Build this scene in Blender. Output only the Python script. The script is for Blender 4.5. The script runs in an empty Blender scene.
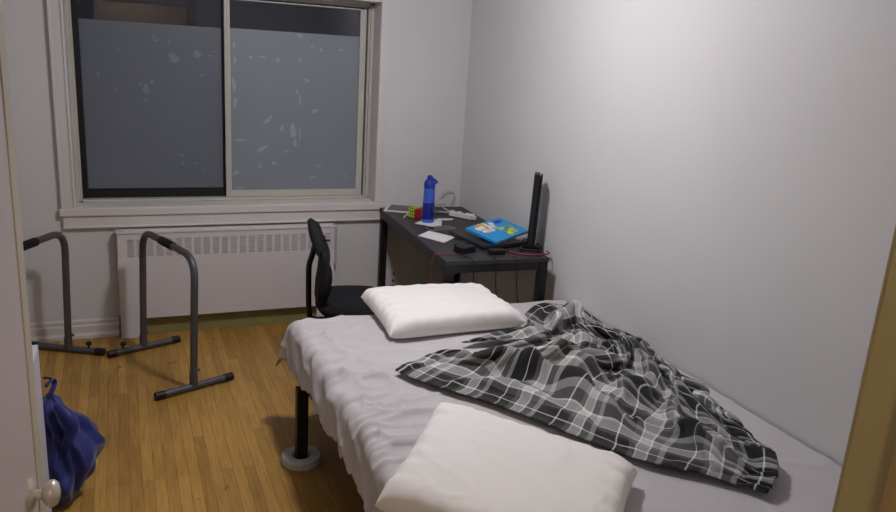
import bpy, bmesh, math, random
from mathutils import Vector, Matrix, noise
PI = math.pi
C = bpy.context.scene.collection
sc = bpy.context.scene

# ------------------------------------------------------------------ helpers
class MB:
    def __init__(s): s.v = []; s.f = []; s.m = []; s.uv = None
    def add(s, vs, fs, mi=0):
        b = len(s.v); s.v += [Vector(p) for p in vs]
        for q in fs: s.f.append([b + i for i in q]); s.m.append(mi)
        return s
    def box(s, x0, x1, y0, y1, z0, z1, mi=0, M=None):
        vs = [Vector((x, y, z)) for z in (z0, z1) for y in (y0, y1) for x in (x0, x1)]
        if M is not None: vs = [M @ p for p in vs]
        return s.add(vs, [(0,2,3,1),(4,5,7,6),(0,1,5,4),(2,6,7,3),(0,4,6,2),(1,3,7,5)], mi)
    def tube(s, pts, r, seg=12, caps=True, mi=0, flat=1.0, closed=False):
        P = [Vector(p) for p in pts]; n = len(P)
        R = r if isinstance(r, (list, tuple)) else [r] * n
        T = []
        for i in range(n):
            if closed: t = P[(i+1) % n] - P[i-1]
            else: t = P[min(i+1, n-1)] - P[max(i-1, 0)]
            T.append(t.normalized())
        up = Vector((0,0,1)) if abs(T[0].z) < .9 else Vector((0,1,0))
        N = (up - T[0] * up.dot(T[0])).normalized(); vs = []
        for i in range(n):
            if i: N = (N - T[i] * N.dot(T[i])).normalized()
            B = T[i].cross(N)
            for k in range(seg):
                a = 2*PI*k/seg
                vs.append(P[i] + N * (math.cos(a)*R[i]*flat) + B * (math.sin(a)*R[i]))
        fs = []
        for i in range(n if closed else n-1):
            j = (i+1) % n
            for k in range(seg):
                l = (k+1) % seg
                fs.append((i*seg+k, i*seg+l, j*seg+l, j*seg+k))
        if caps and not closed:
            fs.append(tuple(range(seg))[::-1]); fs.append(tuple((n-1)*seg+k for k in range(seg)))
        return s.add(vs, fs, mi)
    def lathe(s, prof, c=(0,0,0), seg=32, M=None, mi=0):
        c = Vector(c); vs = []; fs = []; n = len(prof)
        for r, z in prof:
            for k in range(seg):
                a = 2*PI*k/seg; p = Vector((r*math.cos(a), r*math.sin(a), z))
                vs.append(c + (M @ p if M is not None else p))
        for i in range(n-1):
            for k in range(seg):
                l = (k+1) % seg; fs.append((i*seg+k, i*seg+l, (i+1)*seg+l, (i+1)*seg+k))
        fs.append(tuple(range(seg))[::-1]); fs.append(tuple((n-1)*seg+k for k in range(seg)))
        return s.add(vs, fs, mi)
    def grid(s, fn, nu, nv, wrapu=False, mi=0):
        vs = [fn(i/(nu if wrapu else nu-1), j/(nv-1)) for j in range(nv) for i in range(nu)]
        fs = [(j*nu+i, j*nu+(i+1) % nu, (j+1)*nu+(i+1) % nu, (j+1)*nu+i) for j in range(nv-1) for i in range(nu if wrapu else nu-1)]
        return s.add(vs, fs, mi)
    def prism(s, poly, z0, z1, mi=0, M=None):
        n = len(poly); vs = [Vector((x, y, z0)) for x, y in poly] + [Vector((x, y, z1)) for x, y in poly]
        if M is not None: vs = [M @ p for p in vs]
        fs = [tuple(range(n))[::-1], tuple(range(n, 2*n))] + [(i, (i+1) % n, n+(i+1) % n, n+i) for i in range(n)]
        return s.add(vs, fs, mi)
    def build(s, name, mats, parent=None, smooth=False, bevel=0, sub=0, weld=False, local=False):
        me = bpy.data.meshes.new(name)
        o_ = Vector((0,0,0))
        if parent is not None and not local: o_ = Vector(ROOT[parent.name])
        me.from_pydata([tuple(p - o_) for p in s.v], [], s.f)
        if not isinstance(mats, (list, tuple)): mats = [mats]
        for m in mats: me.materials.append(m)
        me.polygons.foreach_set('material_index', s.m)
        bm = bmesh.new(); bm.from_mesh(me)
        if weld: bmesh.ops.remove_doubles(bm, verts=bm.verts, dist=1e-5)
        bmesh.ops.recalc_face_normals(bm, faces=bm.faces); bm.to_mesh(me); bm.free()
        if smooth:
            me.polygons.foreach_set('use_smooth', [True]*len(me.polygons))
        o = bpy.data.objects.new(name, me); C.objects.link(o); LAST[0] = o.name
        if bevel:
            b = o.modifiers.new('bevel', 'BEVEL'); b.width = bevel; b.segments = 3; b.limit_method = 'ANGLE'; b.angle_limit = .6
        if sub:
            b = o.modifiers.new('subdivision', 'SUBSURF'); b.levels = sub; b.render_levels = sub
        if smooth == 'auto' or (smooth and bevel):
            try: me.set_sharp_from_angle(angle=.7)
            except Exception: pass
        if parent is not None:
            o.parent = parent; ROOT[o.name] = ROOT[parent.name]
        else: ROOT[o.name] = (0,0,0)
        return o
ROOT = {}; LAST = ['']
def tag(o, label=None, cat=None, group=None, kind=None):
    if label: o['label'] = label
    if cat: o['category'] = cat
    if group: o['group'] = group
    if kind: o['kind'] = kind
    return o
def empty(name, loc, label=None, cat=None, group=None, kind=None, rz=0):
    o = bpy.data.objects.new(name, None); o.empty_display_size = .05; C.objects.link(o)
    o.location = loc; o.rotation_euler = (0,0,rz); ROOT[o.name] = tuple(loc)
    return tag(o, label, cat, group, kind)
def arc(pts, rad, n=8):
    """polyline with its inner corners rounded"""
    P = [Vector(p) for p in pts]; out = [P[0]]
    for i in range(1, len(P)-1):
        a = (P[i-1]-P[i]); b = (P[i+1]-P[i]); r = min(rad, a.length*.49, b.length*.49)
        p0 = P[i] + a.normalized()*r; p2 = P[i] + b.normalized()*r
        for k in range(n+1):
            t = k/n; out.append(p0*(1-t)**2 + P[i]*2*t*(1-t) + p2*t*t)
    out.append(P[-1]); return out
def spline(pts, n=10):
    P = [Vector(p) for p in pts]; out = []
    for i in range(len(P)-1):
        a, b, c, d = P[max(i-1,0)], P[i], P[i+1], P[min(i+2, len(P)-1)]
        for k in range(n):
            t = k/n
            out.append(.5*((2*b)+(c-a)*t+(2*a-5*b+4*c-d)*t*t+(3*b-a-3*c+d)*t**3))
    out.append(P[-1]); return out
def sst(a, b, x):
    t = min(1, max(0, (x-a)/(b-a))); return t*t*(3-2*t)
def nz(x, y=0, z=0): return noise.noise(Vector((x, y, z)))

# ------------------------------------------------------------------ materials
def srgb(h):
    h = h.lstrip('#'); c = [int(h[i:i+2], 16)/255 for i in (0,2,4)]
    return tuple((x/12.92 if x <= .04045 else ((x+.055)/1.055)**2.4) for x in c) + (1,)
def mat(name, col, rough=.6, metal=0, bump=0, bscale=80, spec=.5, vary=0, vscale=6, emit=None, estr=0, trans=0, ior=1.45, sheen=0, coat=0):
    m = bpy.data.materials.new(name); m.use_nodes = True; nt = m.node_tree; N = nt.nodes; L = nt.links
    p = N['Principled BSDF']
    c = srgb(col) if isinstance(col, str) else tuple(col)+(1,)
    p.inputs['Base Color'].default_value = c; p.inputs['Roughness'].default_value = rough
    p.inputs['Metallic'].default_value = metal; p.inputs['Specular IOR Level'].default_value = spec
    p.inputs['IOR'].default_value = ior; p.inputs['Transmission Weight'].default_value = trans
    p.inputs['Sheen Weight'].default_value = sheen; p.inputs['Coat Weight'].default_value = coat
    if emit: p.inputs['Emission Color'].default_value = srgb(emit); p.inputs['Emission Strength'].default_value = estr
    tc = N.new('ShaderNodeTexCoord')
    if bump:
        n = N.new('ShaderNodeTexNoise'); n.inputs['Scale'].default_value = bscale; n.inputs['Detail'].default_value = 4
        b = N.new('ShaderNodeBump'); b.inputs['Strength'].default_value = bump; b.inputs['Distance'].default_value = .004
        L.new(tc.outputs['Object'], n.inputs['Vector']); L.new(n.outputs['Fac'], b.inputs['Height']); L.new(b.outputs['Normal'], p.inputs['Normal'])
    if vary:
        n = N.new('ShaderNodeTexNoise'); n.inputs['Scale'].default_value = vscale; n.inputs['Detail'].default_value = 5
        mr = N.new('ShaderNodeMapRange'); mr.inputs['From Min'].default_value = .3; mr.inputs['From Max'].default_value = .7
        mr.inputs['To Min'].default_value = 1-vary; mr.inputs['To Max'].default_value = 1+vary
        mx = N.new('ShaderNodeVectorMath'); mx.operation = 'SCALE'; mx.inputs[0].default_value = c[:3]
        L.new(tc.outputs['Object'], n.inputs['Vector']); L.new(n.outputs['Fac'], mr.inputs['Value'])
        L.new(mr.outputs['Result'], mx.inputs['Scale']); L.new(mx.outputs['Vector'], p.inputs['Base Color'])
    return m
M = {}
M['wall']   = mat('wall paint', '#cfcdcc', .55, bump=.12, bscale=60, vary=.02, vscale=1.5, spec=.3)
M['ceil']   = mat('ceiling paint', '#d8d6d4', .8)
M['trim']   = mat('trim paint', '#d0cbc7', .35, vary=.02, vscale=4)
M['base']   = mat('baseboard paint', '#cfc9c6', .35, vary=.03, vscale=5)
M['olive']  = mat('old olive paint', '#8a8352', .6, vary=.12, vscale=9)
M['rad']    = mat('convector enamel', '#d1cccc', .4)
M['dark']   = mat('dark cavity metal', '#a8a4a6', .7)
M['alu']    = mat('window frame enamel', '#bbb8ad', .4, vary=.02, vscale=3)
M['blackfr']= mat('black sash rubber', '#0d0b0c', .5)
M['glass']  = mat('window glass', '#ffffff', 0, trans=1, ior=1.5)
M['doorp']  = mat('door paint', '#c5bcbc', .4, vary=.02, vscale=3)
M['cream']  = mat('cream edge tone', '#c2bba8', .35)  # cream tone, yellower than the leaf, for the raised latch-edge strip
M['jamb']   = mat('yellowed jamb paint', '#b0a67c', .45, vary=.05, vscale=6)
M['jamb2']  = mat('brown door stop paint', '#a58c5c', .45, vary=.05, vscale=6)
M['knob']   = mat('satin nickel', '#cdc9c0', .32, metal=.35)
M['grey']   = mat('grey powder coat', '#565457', .42, metal=.35)
M['black']  = mat('black plastic', '#0e0d0f', .5)
M['foam']   = mat('black foam', '#121113', .95, bump=.3, bscale=300)
M['chairm'] = mat('black mesh fabric', '#0a090b', .8, bump=.3, bscale=400)
M['seatf']  = mat('black seat fabric', '#0c0b0f', .95, bump=.2, bscale=250)
M['desk']   = mat('charcoal desk laminate', '#2f2d31', .5, vary=.08, vscale=20)
M['deskm']  = mat('black desk steel', '#131217', .45)
M['bedm']   = mat('black bed steel', '#0d0c12', .45)
M['pillow'] = mat('white pillow cotton', '#e8e5e1', .85, bump=.12, bscale=220, sheen=.1, vary=.015, vscale=5)
M['sheet']  = mat('pale grey sheet cotton', '#bcb8b9', .85, bump=.1, bscale=300, sheen=.15)
M['mattress']=mat('grey blue mattress cover', '#aab0bb', .8)
M['ring']   = mat('grey rubber', '#b4b6bc', .6)
M['navy']   = mat('navy nylon', '#16206a', .55, bump=.15, bscale=300, sheen=.2)
M['navyd']  = mat('dark navy webbing', '#10132c', .7)
M['cab']    = mat('white melamine', '#c3c1cb', .4)
M['paper']  = mat('white paper', '#d9d6d4', .8)
M['white']  = mat('white plastic', '#d8cfcf', .45)
M['bottle'] = mat('blue bottle plastic', (.03,.09,.45), .15, trans=.35, ior=1.3)
M['bottleU']= mat('light blue bottle plastic', '#3a5fc4', .18, coat=.3)
M['bottleD']= mat('blue bottle plastic over water', '#16257c', .12, coat=.4)
M['cap']    = mat('deep blue cap plastic', (.015,.03,.30), .35)
M['laptop'] = mat('dark laptop plastic', '#1b1a1d', .4)
M['phone']  = mat('dark phone glass', '#2c2a33', .2)
M['silver'] = mat('silver edge', '#8f8d93', .35, metal=.5)
M['red']    = mat('red cable', '#7f3236', .5)
M['greyc']  = mat('light grey cable', '#aba8a6', .5)
M['lime']   = mat('lime sticker', '#b5cf2a', .4)
M['yellow'] = mat('yellow sticker', '#d5c33a', .4)
M['redst']  = mat('red sticker', '#c51f33', .4)
M['bluec']  = mat('bright blue book cover', (.01,.27,.62), .35)
M['orange'] = mat('orange print', '#e08a3c', .4)
M['pageY']  = mat('yellow print', '#d9d22e', .4)
M['navyp']  = mat('dark blue print', '#1c3f96', .4)
M['greenp'] = mat('green print', '#63a83a', .4)
M['socket'] = mat('dark socket slots', '#4a443f', .6)
M['lamp']   = mat('lamp opal glass', '#ffffff', .4, emit='#f4f2f8', estr=1)
M['brass']  = mat('lamp canopy metal', '#b8b4ac', .4, metal=.6)

def floor_mat():
    m = bpy.data.materials.new('oak strip floor'); m.use_nodes = True; nt = m.node_tree; N = nt.nodes; L = nt.links
    p = N['Principled BSDF']; tc = N.new('ShaderNodeTexCoord')
    mp = N.new('ShaderNodeMapping'); mp.inputs['Rotation'].default_value = (0,0,PI/2)
    L.new(tc.outputs['Object'], mp.inputs['Vector'])
    def brick(c1, c2, mort):
        b = N.new('ShaderNodeTexBrick'); b.offset = .37; b.offset_frequency = 3; b.squash = 1
        b.inputs['Color1'].default_value = c1; b.inputs['Color2'].default_value = c2; b.inputs['Mortar'].default_value = mort
        b.inputs['Scale'].default_value = 1; b.inputs['Brick Width'].default_value = .85; b.inputs['Row Height'].default_value = .0445
        b.inputs['Mortar Size'].default_value = .0010; b.inputs['Mortar Smooth'].default_value = .3; b.inputs['Bias'].default_value = 0
        L.new(mp.outputs['Vector'], b.inputs['Vector']); return b
    b = brick((.72,.72,.72,1), (.93,.93,.93,1), (.45,.45,.45,1))
    g = N.new('ShaderNodeTexNoise'); g.inputs['Scale'].default_value = 1; g.inputs['Detail'].default_value = 6; g.inputs['Roughness'].default_value = .65
    ms = N.new('ShaderNodeMapping'); ms.inputs['Scale'].default_value = (95, 5, 1); L.new(tc.outputs['Object'], ms.inputs['Vector']); L.new(ms.outputs['Vector'], g.inputs['Vector'])
    gr = N.new('ShaderNodeMapRange'); gr.inputs['From Min'].default_value = .3; gr.inputs['From Max'].default_value = .7; gr.inputs['To Min'].default_value = .80; gr.inputs['To Max'].default_value = 1.14
    L.new(g.outputs['Fac'], gr.inputs['Value'])
    w = N.new('ShaderNodeTexNoise'); w.inputs['Scale'].default_value = 1.3; w.inputs['Detail'].default_value = 3
    L.new(tc.outputs['Object'], w.inputs['Vector'])
    wr = N.new('ShaderNodeMapRange'); wr.inputs['From Min'].default_value = .35; wr.inputs['From Max'].default_value = .65; wr.inputs['To Min'].default_value = .9; wr.inputs['To Max'].default_value = 1.08
    L.new(w.outputs['Fac'], wr.inputs['Value'])
    k = N.new('ShaderNodeTexNoise'); k.inputs['Scale'].default_value = 9; k.inputs['Detail'].default_value = 2
    mk = N.new('ShaderNodeMapping'); mk.inputs['Scale'].default_value = (1.6,.8,1); L.new(tc.outputs['Object'], mk.inputs['Vector']); L.new(mk.outputs['Vector'], k.inputs['Vector'])
    kr = N.new('ShaderNodeMapRange'); kr.inputs['From Min'].default_value = .70; kr.inputs['From Max'].default_value = .78; kr.inputs['To Min'].default_value = 1; kr.inputs['To Max'].default_value = .55
    L.new(k.outputs['Fac'], kr.inputs['Value'])
    m1 = N.new('ShaderNodeMath'); m1.operation = 'MULTIPLY'; L.new(gr.outputs[0], m1.inputs[0]); L.new(wr.outputs[0], m1.inputs[1])
    m2 = N.new('ShaderNodeMath'); m2.operation = 'MULTIPLY'; L.new(m1.outputs[0], m2.inputs[0]); L.new(kr.outputs[0], m2.inputs[1])
    m3 = N.new('ShaderNodeMath'); m3.operation = 'MULTIPLY'; L.new(m2.outputs[0], m3.inputs[0]); L.new(b.outputs['Color'], m3.inputs[1])
    ramp = N.new('ShaderNodeValToRGB'); e = ramp.color_ramp.elements
    e[0].position = .2; e[0].color = srgb('#453014'); e[1].position = 1; e[1].color = srgb('#bd934c')
    q = ramp.color_ramp.elements.new(.62); q.color = srgb('#8b682f')
    L.new(m3.outputs[0], ramp.inputs['Fac']); L.new(ramp.outputs['Color'], p.inputs['Base Color'])
    p.inputs['Roughness'].default_value = .42; p.inputs['Specular IOR Level'].default_value = .35
    bp = N.new('ShaderNodeBump'); bp.inputs['Strength'].default_value = .25; bp.inputs['Distance'].default_value = .001
    L.new(b.outputs['Color'], bp.inputs['Height']); L.new(bp.outputs['Normal'], p.inputs['Normal'])
    return m
M['floor'] = floor_mat()
def film_mat(name, col):
    m = mat(name, col, .38, spec=.4, vary=.03, vscale=3); return m
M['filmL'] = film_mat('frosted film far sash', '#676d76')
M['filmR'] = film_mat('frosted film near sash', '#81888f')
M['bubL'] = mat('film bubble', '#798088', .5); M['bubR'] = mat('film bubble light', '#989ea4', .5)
def plaid_mat():
    m = bpy.data.materials.new('plaid fleece'); m.use_nodes = True; nt = m.node_tree; N = nt.nodes; L = nt.links
    p = N['Principled BSDF']; uv = N.new('ShaderNodeUVMap'); uv.uv_map = 'UVMap'
    sp = N.new('ShaderNodeSeparateXYZ'); L.new(uv.outputs['UV'], sp.inputs[0])
    PER = .30
    def sett(sock, off):
        a = N.new('ShaderNodeMath'); a.operation = 'MULTIPLY_ADD'; a.inputs[1].default_value = 1/PER; a.inputs[2].default_value = off; L.new(sock, a.inputs[0])
        f = N.new('ShaderNodeMath'); f.operation = 'FRACT'; L.new(a.outputs[0], f.inputs[0])
        r = N.new('ShaderNodeValToRGB'); r.color_ramp.interpolation = 'CONSTANT'
        st = [(0,.006),(.20,.85),(.226,.006),(.40,.12),(.49,.85),(.514,.52),(.65,.9),(.676,.12),(.80,.42),(.88,.006)]
        el = r.color_ramp.elements; el[0].position = 0; el[0].color = (.006,)*3+(1,); el[1].position = .20; el[1].color = (.85,)*3+(1,)
        for q, v in st[2:]: e = el.new(q); e.color = (v, v, v, 1)
        L.new(f.outputs[0], r.inputs['Fac']); return r
    a, b = sett(sp.outputs['X'], .15), sett(sp.outputs['Y'], .0)
    mx = N.new('ShaderNodeMix'); mx.data_type = 'RGBA'; mx.inputs['Factor'].default_value = .5
    L.new(a.outputs['Color'], mx.inputs['A']); L.new(b.outputs['Color'], mx.inputs['B'])
    n = N.new('ShaderNodeTexNoise'); n.inputs['Scale'].default_value = 260; n.inputs['Detail'].default_value = 2; L.new(uv.outputs['UV'], n.inputs['Vector'])
    t = N.new('ShaderNodeMix'); t.data_type = 'RGBA'; t.blend_type = 'MULTIPLY'; t.inputs['Factor'].default_value = 1
    L.new(mx.outputs['Result'], t.inputs['A']); t.inputs['B'].default_value = (.93,.92,.90,1)
    L.new(t.outputs['Result'], p.inputs['Base Color'])
    p.inputs['Roughness'].default_value = .95; p.inputs['Sheen Weight'].default_value = .12; p.inputs['Sheen Roughness'].default_value = .5
    bp = N.new('ShaderNodeBump'); bp.inputs['Strength'].default_value = .5; bp.inputs['Distance'].default_value = .003
    L.new(n.outputs['Fac'], bp.inputs['Height']); L.new(bp.outputs['Normal'], p.inputs['Normal'])
    return m
M['plaid'] = plaid_mat()

# ------------------------------------------------------------------ room shell
XL, YF, ZC = -3.3, -4.15, 2.48          # left wall, front wall, ceiling
WX0, WX1, WZ0, WZ1 = -2.36, -.61, .78, 2.02
def st(name, mb, m, **k): return tag(mb.build(name, m, **k), kind='structure')
st('floor', MB().box(XL-.15, .15, -5.9, .3, -.1, 0), M['floor'])
st('ceiling', MB().box(XL-.15, .15, -5.9, .3, ZC, ZC+.1), M['ceil'])
w = MB().box(XL, WX0, 0, .3, 0, ZC).box(WX1, .15, 0, .3, 0, ZC).box(WX0, WX1, 0, .3, 0, WZ0).box(WX0, WX1, 0, .3, WZ1, ZC)
st('wall_back', w, M['wall'])
st('wall_right', MB().box(0, .15, YF-.13, 0, 0, ZC), M['wall'])
st('wall_left', MB().box(XL-.15, XL, YF-.13, .3, 0, ZC), M['wall'])
DX0, DX1, DZ = -2.36, -1.361, 2.06       # doorway
st('wall_front', MB().box(XL, DX0, YF-.13, YF, 0, ZC).box(DX1, 0, YF-.13, YF, 0, ZC).box(DX0, DX1, YF-.13, YF, DZ, ZC), M['wall'])
st('wall_hall_left', MB().box(-2.95, -2.85, -5.9, YF-.13, 0, ZC), M['wall'])
st('wall_hall_right', MB().box(-.9, -.8, -5.9, YF-.13, 0, ZC), M['wall'])
st('wall_hall_end', MB().box(-2.85, -.9, -5.9, -5.8, 0, ZC), M['wall'])
def baseboard(name, x0, x1):
    b = MB(); pr = [(-.002,0),(-.026,0),(-.026,.018),(-.018,.034),(-.016,.075),(-.012,.082),(-.012,.104),(-.006,.113),(-.002,.113)]
    b.add([(x, y, z) for x in (x0, x1) for y, z in pr], [tuple(range(9))[::-1], tuple(range(9,18))] + [(i,(i+1)%9,9+(i+1)%9,9+i) for i in range(9)])
    return st(name, b, M['base'])
baseboard('baseboard_back_left', XL, -2.172); baseboard('baseboard_back_right', -.88, 0)
st('trim_1', MB().box(-2.168, -.886, -.030, -.002, 0.001, .125), M['olive'])
st('baseboard_right', MB().box(-.016, -.002, YF, -.03, 0, .11), M['base'], bevel=.003)

# window
wn = empty('window_1', (-1.49, .15, WZ0), kind='structure')
cas = MB().box(-2.435, WX0, -.022, -.001, .783, 2.12).box(WX1, -.56, -.022, -.001, .783, 2.12).box(WX0+.0005, WX1-.0005, -.022, -.001, WZ1, 2.12)
cas.box(-2.434, -2.418, -.03, -.0221, .783, 2.119).box(-2.372, WX0-.001, -.028, -.0221, .783, 2.119)
cas.build('casing', M['trim'], wn, bevel=.003)
MB().box(-2.445, -.562, -.035, -.001, .735, .782).box(WX0, WX1, -.001, .145, .735, .782).build('window_stool', M['trim'], wn, bevel=.006)
ap = MB().box(-2.43, -.568, -.022, -.001, .665, .735); ap.box(-2.43, -.568, -.03, -.022, .665, .677)
ap.build('apron', M['trim'], wn, bevel=.003)
# outer frame, in steps towards the glass
fr = MB()
for (a, b_, y0) in ((0, .018, .135), (.018, .030, .15)):
    fr.box(WX0+a, WX0+b_, y0, .24, .785, WZ1-a); fr.box(WX1-b_, WX1-a, y0, .24, .785, WZ1-a); fr.box(WX0+a, WX1-a, y0, .24, WZ1-b_, WZ1-a)
fr.box(WX0+.03, WX1-.03, .125, .24, .783, .799)
fr.build('window_frame', M['alu'], wn, bevel=.002)
# near (right) sash
s = MB().box(-1.522, -1.489, .145, .168, .80, 1.978).box(-.694, -.655, .145, .168, .80, 1.978).box(-1.489, -.694, .145, .168, .80, .842).box(-1.489, -.694, .145, .168, 1.972, 1.98)
s.box(-1.508, -1.504, .141, .145, .812, 1.978)
s1 = s.build('sliding_sash', M['alu'], wn, bevel=.002); tag(s1, 'beige painted right sash')
MB().box(-1.489, -.694, .157, .160, .842, 1.972).build('window_pane', M['glass'], s1)
MB().box(-1.488, -.695, .1555, .1568, .843, 1.812).build('frosted_film', M['filmR'], s1)
s = MB().box(-2.330, -2.302, .172, .225, .80, 1.978).box(-1.530, -1.515, .17, .225, .80, 1.978).box(-2.302, -1.530, .175, .225, .80, .845).box(-2.302, -1.530, .18, .225, 1.97, 1.98)
s2 = s.build('sliding_sash', M['blackfr'], wn, bevel=.002); tag(s2, 'black edged left sash set further back')
MB().box(-2.302, -1.530, .20, .203, .845, 1.97).build('window_pane', M['glass'], s2)
MB().box(-2.298, -1.532, .1985, .1998, .852, 1.808).build('frosted_film', M['filmL'], s2)
def blobs(lst, y, z_off=0):
    b = MB(); rnd = random.Random(5)
    for (x, z, rx, rz, an) in lst:
        n = 14; ph = rnd.random()*6
        pts = []
        for k in range(n):
            t = 2*PI*k/n; rr = 1+.28*math.sin(2*t+ph)+.18*math.sin(3*t+2*ph)
            u, v = rx*math.cos(t)*rr, rz*math.sin(t)*rr
            pts.append((x+u*math.cos(an)-v*math.sin(an), z+u*math.sin(an)+v*math.cos(an)))
        b.add([(px, y, pz) for px, pz in pts]+[(px, y+.0006, pz) for px, pz in pts],
              [tuple(range(n)), tuple(range(n, 2*n))[::-1]]+[(i, (i+1) % n, n+(i+1) % n, n+i) for i in range(n)])
    return b
BL = [(-1.802,1.621,0.0324,0.0235,0.0), (-1.673,1.651,0.0265,0.0176,0.2), (-1.962,1.437,0.0235,0.0206,0.0), (-1.928,1.479,0.0118,0.0118,0.0), (-1.994,1.465,0.0088,0.0088,0.0), (-1.908,1.739,0.0088,0.0088,0.0), (-1.897,1.717,0.0118,0.0053,0.0), (-1.594,1.644,0.0088,0.0071,0.0), (-1.965,1.368,0.0071,0.0071,0.0), (-2.102,1.650,0.0088,0.0071,0.0), (-2.213,1.511,0.0071,0.0106,0.0), (-1.647,1.531,0.0088,0.0088,0.0), (-1.774,1.052,0.0082,0.0082,0.0), (-1.700,1.003,0.0082,0.0082,0.0), (-1.769,1.003,0.0059,0.0106,0.0), (-1.642,0.960,0.0059,0.0118,0.0), (-2.123,1.425,0.0076,0.0076,0.0), (-1.827,1.710,0.0071,0.0071,0.0), (-1.570,1.669,0.0071,0.0053,0.0)]
BR = [(-1.265,1.279,0.0412,0.0082,0.9), (-1.302,1.099,0.0471,0.0094,0.6), (-1.110,1.214,0.0235,0.0353,0.1), (-1.096,1.138,0.0129,0.0206,0.2), (-1.065,1.196,0.0059,0.0353,0.0), (-1.179,1.231,0.0106,0.0176,0.0), (-0.972,1.342,0.0176,0.0129,0.0), (-1.025,1.531,0.0118,0.0118,0.0), (-1.205,1.643,0.0118,0.0118,0.0), (-1.070,1.650,0.0118,0.0094,0.0), (-0.940,1.717,0.0106,0.0088,0.0), (-0.813,1.725,0.0106,0.0088,0.0), (-1.367,1.652,0.0088,0.0088,0.0), (-1.295,1.656,0.0165,0.0076,-0.3), (-1.072,1.793,0.0176,0.0088,0.0), (-1.436,1.153,0.0294,0.0071,0.0), (-1.153,1.087,0.0118,0.0088,0.0), (-1.315,0.992,0.0071,0.0176,-0.2), (-1.228,1.011,0.0118,0.0147,0.3), (-0.940,0.992,0.0176,0.0059,0.0), (-0.978,0.920,0.0235,0.0059,-0.1), (-0.765,0.926,0.0088,0.0059,0.0), (-1.462,0.948,0.0294,0.0076,0.4), (-1.461,1.630,0.0071,0.0235,0.0), (-1.468,1.483,0.0118,0.0353,0.0), (-1.463,1.376,0.0076,0.0412,0.0), (-1.465,1.716,0.0071,0.0176,0.0), (-1.068,1.407,0.0059,0.0294,0.0), (-1.087,1.456,0.0059,0.0176,0.0), (-1.438,0.853,0.0294,0.0047,0.0), (-0.997,1.732,0.0088,0.0059,0.0)]
blobs(BL, .1978).build('film_bubbles', M['bubL'], s2); blobs(BR, .1548).build('film_bubbles', M['bubR'], s1)

# convector cover
cv = empty('convector_cover', (-1.52, -.05, 0), 'long white enamelled convector cover with slotted grille under the window', 'radiator')
X0, X1, YC = -2.160, -.886, -.080
g0, g1, gz0, gz1 = -2.115, -.905, .497, .605
b = MB()
b.box(X0, g0, YC, YC+.012, .12, .655).box(g1, X1, YC, YC+.012, .12, .655)
b.box(g0, g1, YC, YC+.012, .12, gz0).box(g0, g1, YC, YC+.012, gz1, .64)
b.build('front_panel', M['rad'], cv)
MB().box(X0-.004, X1+.004, YC-.006, -.024, .637, .655).build('top_panel', M['rad'], cv, bevel=.004)
MB().box(X0, X0+.11, YC-.003, YC+.001, .002, .49).box(X0, X0+.004, YC, -.024, .002, .637).build('end_panel', M['rad'], cv, bevel=.001)
MB().box(X1-.11, X1, YC-.003, YC+.001, .002, .49).box(X1-.004, X1, YC, -.024, .002, .637).build('end_panel', M['rad'], cv, bevel=.001)
b = MB(); n = 23; pitch = (g1-g0)/n
for i in range(n+1): b.box(max(g0, g0+i*pitch-.0085), min(g1, g0+i*pitch+.0085), YC, YC+.012, gz0, gz1)
for k in range(9):
    z = gz0+(gz1-gz0)*k/8; b.box(g0, g1, YC+.001, YC+.009, z-.0042, z+.0042)
b.build('grille', M['rad'], cv)
MB().box(g0-.04, g1+.04, -.060, -.052, .40, .63).build('heating_fins', M['dark'], cv)

# wall outlet
oc = empty('wall_outlet', (-.454, -.001, .262), 'beige wall outlet low on the back wall between the desk legs', 'outlet')
MB().box(-.492, -.416, -.006, -.001, .205, .320).build('cover_plate', M['base'], oc, bevel=.002)
for zz in (.285, .236): MB().box(-.461, -.447, -.0075, -.006, zz-.009, zz+.009).build('socket', M['socket'], oc)

# ------------------------------------------------------------------ door and jamb
HX, HY, LXD, LYD = -2.355, -4.14, -2.263, -3.305
dr = empty('door_1', (HX, HY, 0), kind='structure', rz=math.atan2(LYD-HY, LXD-HX))
DL = math.hypot(LYD-HY, LXD-HX)
# local: +x along the leaf from hinge to latch, -y towards the room side camera sees
MB().box(0, DL, 0, .036, .012, 2.04).build('door_leaf', M['doorp'], dr, bevel=.003, local=True)
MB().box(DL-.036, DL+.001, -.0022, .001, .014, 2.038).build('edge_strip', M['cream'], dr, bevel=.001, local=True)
KZ = 1.012
Mk = Matrix.Rotation(PI/2, 3, 'X')     # lathe axis z -> -y
kb = MB().lathe([(.0,0),(.028,0),(.028,.003),(.022,.007),(.012,.009),(.0,.009)], (DL-.088, 0, KZ), 28, Mk).build('rosette', M['knob'], dr, smooth='auto', local=True)
MB().lathe([(.0,.006),(.0085,.006),(.0085,.018),(.011,.020),(.018,.024),(.0225,.030),(.0225,.036),(.018,.042),(.009,.045),(.0,.046)], (DL-.088, 0, KZ), 32, Mk).build('knob', M['knob'], dr, smooth='auto', local=True)
hb = MB()
for z in (.25, 1.1, 1.85): hb.tube([(0,-.006,z-.045),(0,-.006,z+.045)], .007)
hb.build('hinge', M['knob'], dr, local=True)
jb = MB().box(DX1-.002, DX1+.0, YF-.14, YF+.012, 0, DZ).box(DX1, DX1+.075, YF+.001, YF+.018, 0, DZ+.06).box(DX1, DX1+.075, YF-.15, YF-.131, 0, DZ+.06)
st('trim_2', jb, M['jamb'], bevel=.002)
st('trim_3', MB().box(DX1-.014, DX1-.002, YF-.135, YF-.045, 0, DZ-.014), M['jamb2'], bevel=.002)
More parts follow.
